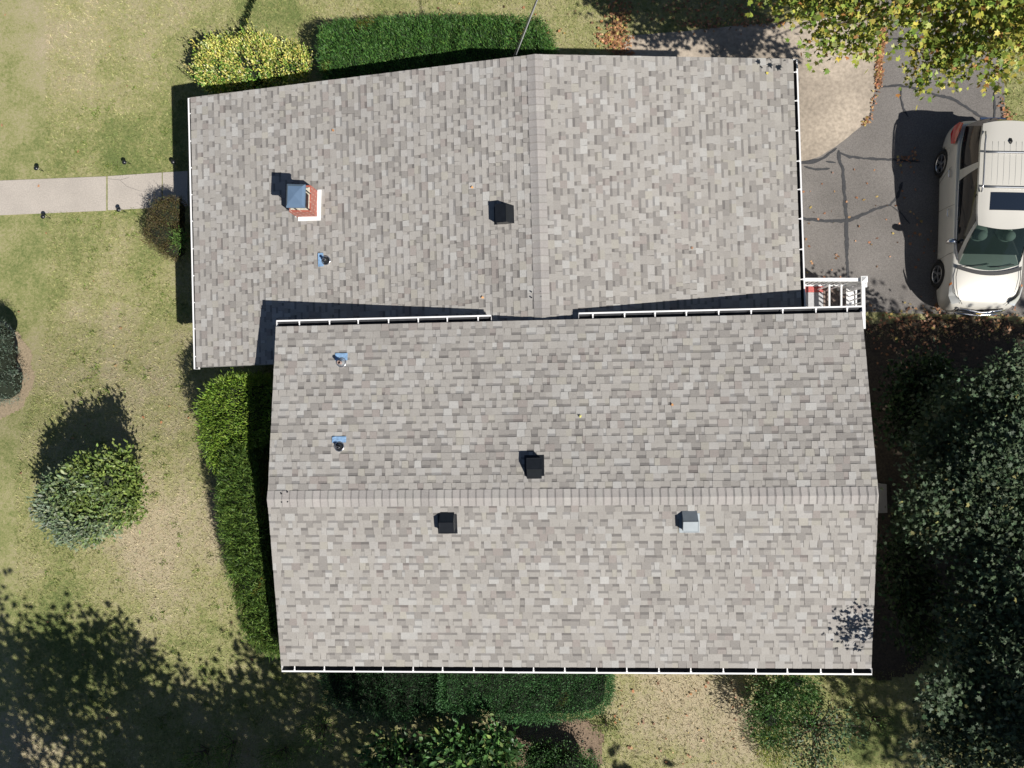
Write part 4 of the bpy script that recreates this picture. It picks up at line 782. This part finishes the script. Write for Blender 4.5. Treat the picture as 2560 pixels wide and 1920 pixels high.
    for i in range(nt+1):
        t=-.03+1.05*i/nt; hw,u,z=roof(min(max(t,0),1)); u=2.02+2.30*t
        for j in range(nx+1):
            x=-1+2*j/nx; bow=.10*(1-x*x)*(-1 if i<nt/2 else .6)*abs(1-2*i/nt)**3; vs.append(V(x*(hw+.012),u+bow,z+.055*(1-x**4)))
    rp.add(vs,[(i*(nx+1)+j,i*(nx+1)+j+1,(i+1)*(nx+1)+j+1,(i+1)*(nx+1)+j) for i in range(nt) for j in range(nx)]); part(rp,'roof_panel',PAINT,None,True)
    ribs=MB()
    for x in (-.40,-.27,-.13,0,.13,.27,.40):
        ribs.add([V(x-.007,2.95,1.7475),V(x+.007,2.95,1.7475),V(x+.007,3.95,1.752-.006),V(x-.007,3.95,1.752-.006)],[(0,1,2,3)])
    # frame pillars
    for s in(-1,1):
        fr=MB(); patch(fr,0,.055,0,1,s,.004,3,6,t0b=0,t1b=.045); patch(fr,.0,1,.93,1.0,s,.006,24,2); patch(fr,.60,.68,0,.95,s,.004,3,6,t0b=.57,t1b=.63); patch(fr,0,1,-.04,.05,s,.006,24,1); part(fr,'window_frame',PAINT,None,True)
        g=MB(); patch(g,.05,.60,.045,.94,s,0,14,6,t0b=.04,t1b=.57); part(g,'side_window',DARKGL,None,True)
        g=MB(); patch(g,.67,1.0,.045,.94,s,.0,8,6,t0b=.62,t1b=1.0); part(g,'quarter_window',DARKGL,None,True)
        ct=MB(); 
        pts=[surf(t,.03,s,.014) for t in np.linspace(.02,.60,16)]; ct.tube(pts,.009,6); part(ct,'chrome_strip',CHR,None,True)
        bp=MB(); bp.beam(surf(.31,.05,s,.004),surf(.30,.94,s,.004),.05,.008,up=Vector((s,0,.5))); part(bp,'door_pillar',TRIM)
        ra=MB(); pts=[V(s*(roof(t)[0]-.035),roof(t)[1],roof(t)[2]+.10+(-.05 if k_ in(0,9) else 0)) for k_,t in enumerate(np.linspace(.30,.93,10))]; ra.tube(pts,.019,8); part(ra,'roof_rail',ALLOY,None,True)
        # door seams, handles
        se=MB()
        def bodyx(z,u):
            for a,b in zip(st[:-1],st[1:]):
                if a[0]<=u<=b[0]: f=(u-a[0])/(b[0]-a[0]); hw=a[1]+(b[1]-a[1])*f; return hw
            return .9
        for u0,u1 in ((1.42,1.30),(2.60,2.56),(3.62,3.28)):
            pts=[V(s*(bodyx(0,u0+(u1-u0)*(z-1.0)/-.6)*{1.0:.925,.85:.972,.65:.992,.45:1.0,.32:.985}[z]+.0025),u0+(u1-u0)*(z-1.0)/-.6,z) for z in (1.0,.85,.65,.45,.32)]
            se.tube(pts,.004,5)
        part(se,'door_seam',TRIM)
        for u in (2.42,3.40): h=MB(); h.tube([V(s*.905,u-.10,.88),V(s*.945,u-.07,.885),V(s*.945,u+.07,.885),V(s*.905,u+.10,.88)],[.012,.016,.016,.012],8); part(h,'door_handle',CHR,None,True)
        # mirror
        mi=MB(); mi.lathe([(.001,-.07),(.055,-.06),(.10,-.02),(.105,.03),(.09,.05),(.001,.05)],V(s*.93,1.66,1.10),16,axis=Vector((0,-1,0.05))); 
        mi.v=[(s*.93+(x-s*.93)*1.25,y,z) for x,y,z in mi.v]; mo=part(mi,'mirror',CHR,None,True)
        ms=MB(); ms.beam(V(s*.74,1.66,1.05),V(s*.90,1.66,1.08),.06,.035); ms.build('mirror_arm',TRIM,None).parent=mo
        mg=MB(); mg.lathe([(.001,0),(.075,0)],V(s*.93,1.712,1.10),16,axis=Vector((0,1,0))); mg.v=[(s*.93+(x-s*.93)*1.25,y,z) for x,y,z in mg.v]; mg.build('mirror_glass',CHR,None).parent=mo
        # lamps
        hl=MB(); pts=[(.60,.22,.83),(.74,.18,.80),(.84,.38,.84),(.86,.62,.91),(.82,.66,.955),(.76,.44,.955),(.66,.32,.94),(.56,.26,.90)]
        vs=[V(s*x*1.015,u-.03,z+.035) for x,u,z in pts]+[V(s*.74,.36,.975)]; hl.add(vs,[(i,(i+1)%8,8) if s>0 else ((i+1)%8,i,8) for i in range(8)]); part(hl,'headlight',mat('headlight_lens',(.62,.64,.64),.10,metal=.35,spec=.8,coat=1),None,True)
        am=MB(); am.add([V(s*.868,.56,.915),V(s*.872,.64,.93),V(s*.83,.68,.972),V(s*.825,.60,.965)],[(0,1,2,3),(3,2,1,0)]); am.build('indicator',mat('amber',(.7,.2,.02),.3),None).parent=car
        tl=MB(); pts=[(.895,4.10,1.02),(.93,4.14,.90),(.90,4.42,.82),(.84,4.60,.86),(.78,4.66,.98),(.74,4.60,1.09),(.80,4.44,1.10),(.87,4.24,1.07)]
        vs=[V(s*x,u,z) for x,u,z in pts]+[V(s*.885,4.40,.99)]; tl.add(vs,[(i,(i+1)%8,8) for i in range(8)]); part(tl,'tail_light',RED,None,True)
        fg=MB(); fg.lathe([(.001,.02),(.045,.015),(.055,.0)],V(s*.70,.10,.44),14,axis=Vector((s*.5,-1,0))); part(fg,'fog_light',CHR,None,True)
    # windscreen & rear glass
    def screen(front,t,off=0,n=12,m=6):
        vs=[]
        for i in range(m+1):
            v=i/m
            for j in range(n+1):
                x=-1+2*j/n; a=belt(t);b=roof(t)
                if front: u=a[1]+.0+(b[1]-a[1])*v-(.13*(1-v)+.06)*(1-x*x); hw=(a[0]-.0)+(b[0]-a[0])*v
                else: u=a[1]+(b[1]-a[1])*v+(.16*(1-v)+.05)*(1-x*x); hw=a[0]+(b[0]-a[0])*v
                vs.append(V(x*hw,u,a[2]+(b[2]-a[2])*v+.05*(1-x*x)*v+.03*math.sin(math.pi*v)*(1-x*x)))
        mb=MB(); f=[(i*(n+1)+j,i*(n+1)+j+1,(i+1)*(n+1)+j+1,(i+1)*(n+1)+j) for i in range(m) for j in range(n)]; mb.add(vs,f if front else [q[::-1] for q in f]); return mb
    part(screen(True,0),'windscreen',WS,None,True); part(screen(False,1.0),'rear_window',DARKGL,None,True)
    # interior
    it=MB(); it.box((0,2.9,1.062),(1.5,2.7,.02)); it.box((0,1.62,1.085),(1.42,.50,.04)); part(it,'dashboard',mat('dark_interior',(.02,.022,.02),.9))
    for x in(-.33,.33):
        se=MB(); se.lathe([(.001,.14),(.10,.13),(.13,.06),(.13,-.02),(.10,-.05),(.001,-.06)],V(x,1.80,1.22),14,axis=Vector((0,-.3,1))); se.lathe([(.001,.12),(.2,.1),(.24,-.04),(.22,-.25)],V(x,1.90,1.08),14,axis=Vector((0,.1,1))); part(se,'seat',SEAT,None,True)
    # sunroof, crossbars, antenna, wipers, cowl, grille
    def rz(x,u): t=(u-2.02)/2.30; return roof(min(max(t,0),1))[2]+.055*(1-(x/.62)**4)
    sr=MB(); n=8; vs=[V(-.40+.80*i/n,u,rz(-.40+.80*i/n,u)+.004) for u in (2.30,2.45,2.60,2.72) for i in range(n+1)]; sr.add(vs,[(j*(n+1)+i,j*(n+1)+i+1,(j+1)*(n+1)+i+1,(j+1)*(n+1)+i) for j in range(3) for i in range(n)]); part(sr,'sunroof',mat('sunroof_glass',(.012,.018,.03),.10,spec=.7),None,True)
    for u in (2.82,3.64): cbm_=MB(); cbm_.tube([V(x,u,rz(0,u)+.055) for x in(-.58,-.3,0,.3,.58)],.022,8); part(cbm_,'crossbar',mat('grey_bar',(.20,.21,.23),.45,metal=.5),None,True)
    for x in (-.40,-.27,-.135,.0,.135,.27,.40):
        r=MB(); r.tube([V(x,u,rz(x,u)-.001) for u in np.linspace(2.90,3.92,9)],.006,6); part(r,'roof_rib',mat('rib_shade',(.40,.40,.38),.4),None,True)
    an=MB(); an.tube([V(0,3.98,1.73),V(0,3.90,1.785),V(0,3.86,1.75)],[.03,.022,.01],8); part(an,'antenna',TRIM,None,True)
    for x0,x1 in ((.55,-.02),(-.05,-.62)):
        wp=MB(); wp.tube([V(x0,1.13,1.10),V((x0+x1)/2,1.06,1.115),V(x1,1.05,1.11)],.010,6); part(wp,'wiper',TRIM,None,True)
    cw=MB(); n=14; vs=[]
    for r,(du,dz) in enumerate(((-.115,.004),(-.02,.012))):
        for j in range(n+1): x=-1+2*j/n; vs.append(V(x*.76,1.10-.16*(1-x*x)+du+.02,1.058+dz+.028*(1-x*x)))
    cw.add(vs,[(j,j+1,n+2+j,n+1+j) for j in range(n)]); part(cw,'cowl',TRIM)
    # hood seam lines
    hs=MB()
    for s in(-1,1): hs.tube([V(s*x,u,z+.012) for x,u,z in((.74,1.04,1.035),(.765,.80,1.014),(.735,.55,.992),(.66,.32,.945),(.52,.15,.868))],.007,6)
    part(hs,'hood_seam',TRIM,None,True)
    gr=MB(); gr.tube([V(x,.05-.09*(1-abs(x)/.55),.80) for x in(-.55,-.3,0,.3,.55)],.022,8); gr.tube([V(x,-.03-.05*(1-abs(x)/.55),.60) for x in(-.55,-.3,0,.3,.55)],.022,8)
    for s in(-1,1): gr.tube([V(s*.55,.07,.80),V(s*.55,.0,.60)],.014,6)
    gr.tube([V(x,.0-.06*(1-abs(x)/.5),.70) for x in(-.52,0,.52)],.012,8)
    g=part(gr,'grille',CHR,None,True); gg=MB(); gg.add([V(-.53,.075,.79),V(0,-.005,.79),V(.53,.075,.79),V(.53,.01,.61),V(0,-.03,.61),V(-.53,.01,.61)],[(0,1,4,5),(1,2,3,4)]); gg.build('mesh',TRIM,None).parent=g
    em=MB(); em.beam(V(-.09,-.055,.71),V(.09,-.055,.71),.02,.045); em.box((0,-.06,.71),(.07,.02,.06)); part(em,'emblem',mat('gold_emblem',(.6,.42,.12),.3,metal=.6))
    fd=MB(); fd.lathe([(.085,.001),(.089,.001)],V(-.925,3.98,.80),24,axis=Vector((-1,0,.1))); part(fd,'fuel_door',TRIM)
    sm=MB(); sm.beam(V(-.30,4.74,1.0),V(.30,4.74,1.0),.05,.03); part(sm,'tailgate_handle',CHR)
    spo=MB(); spo.beam(V(-.5,4.36,1.62),V(.5,4.36,1.62),.12,.035); part(spo,'spoiler',PAINT)
    # place: nose toward -y, centre line over the antenna pixel
    car.location=(xc-.05,yf,0); car.rotation_euler=(0,0,R_(CARROT)); car.scale=(.925,.925,.925)
    return car
CARROT=-3.2
build_car()
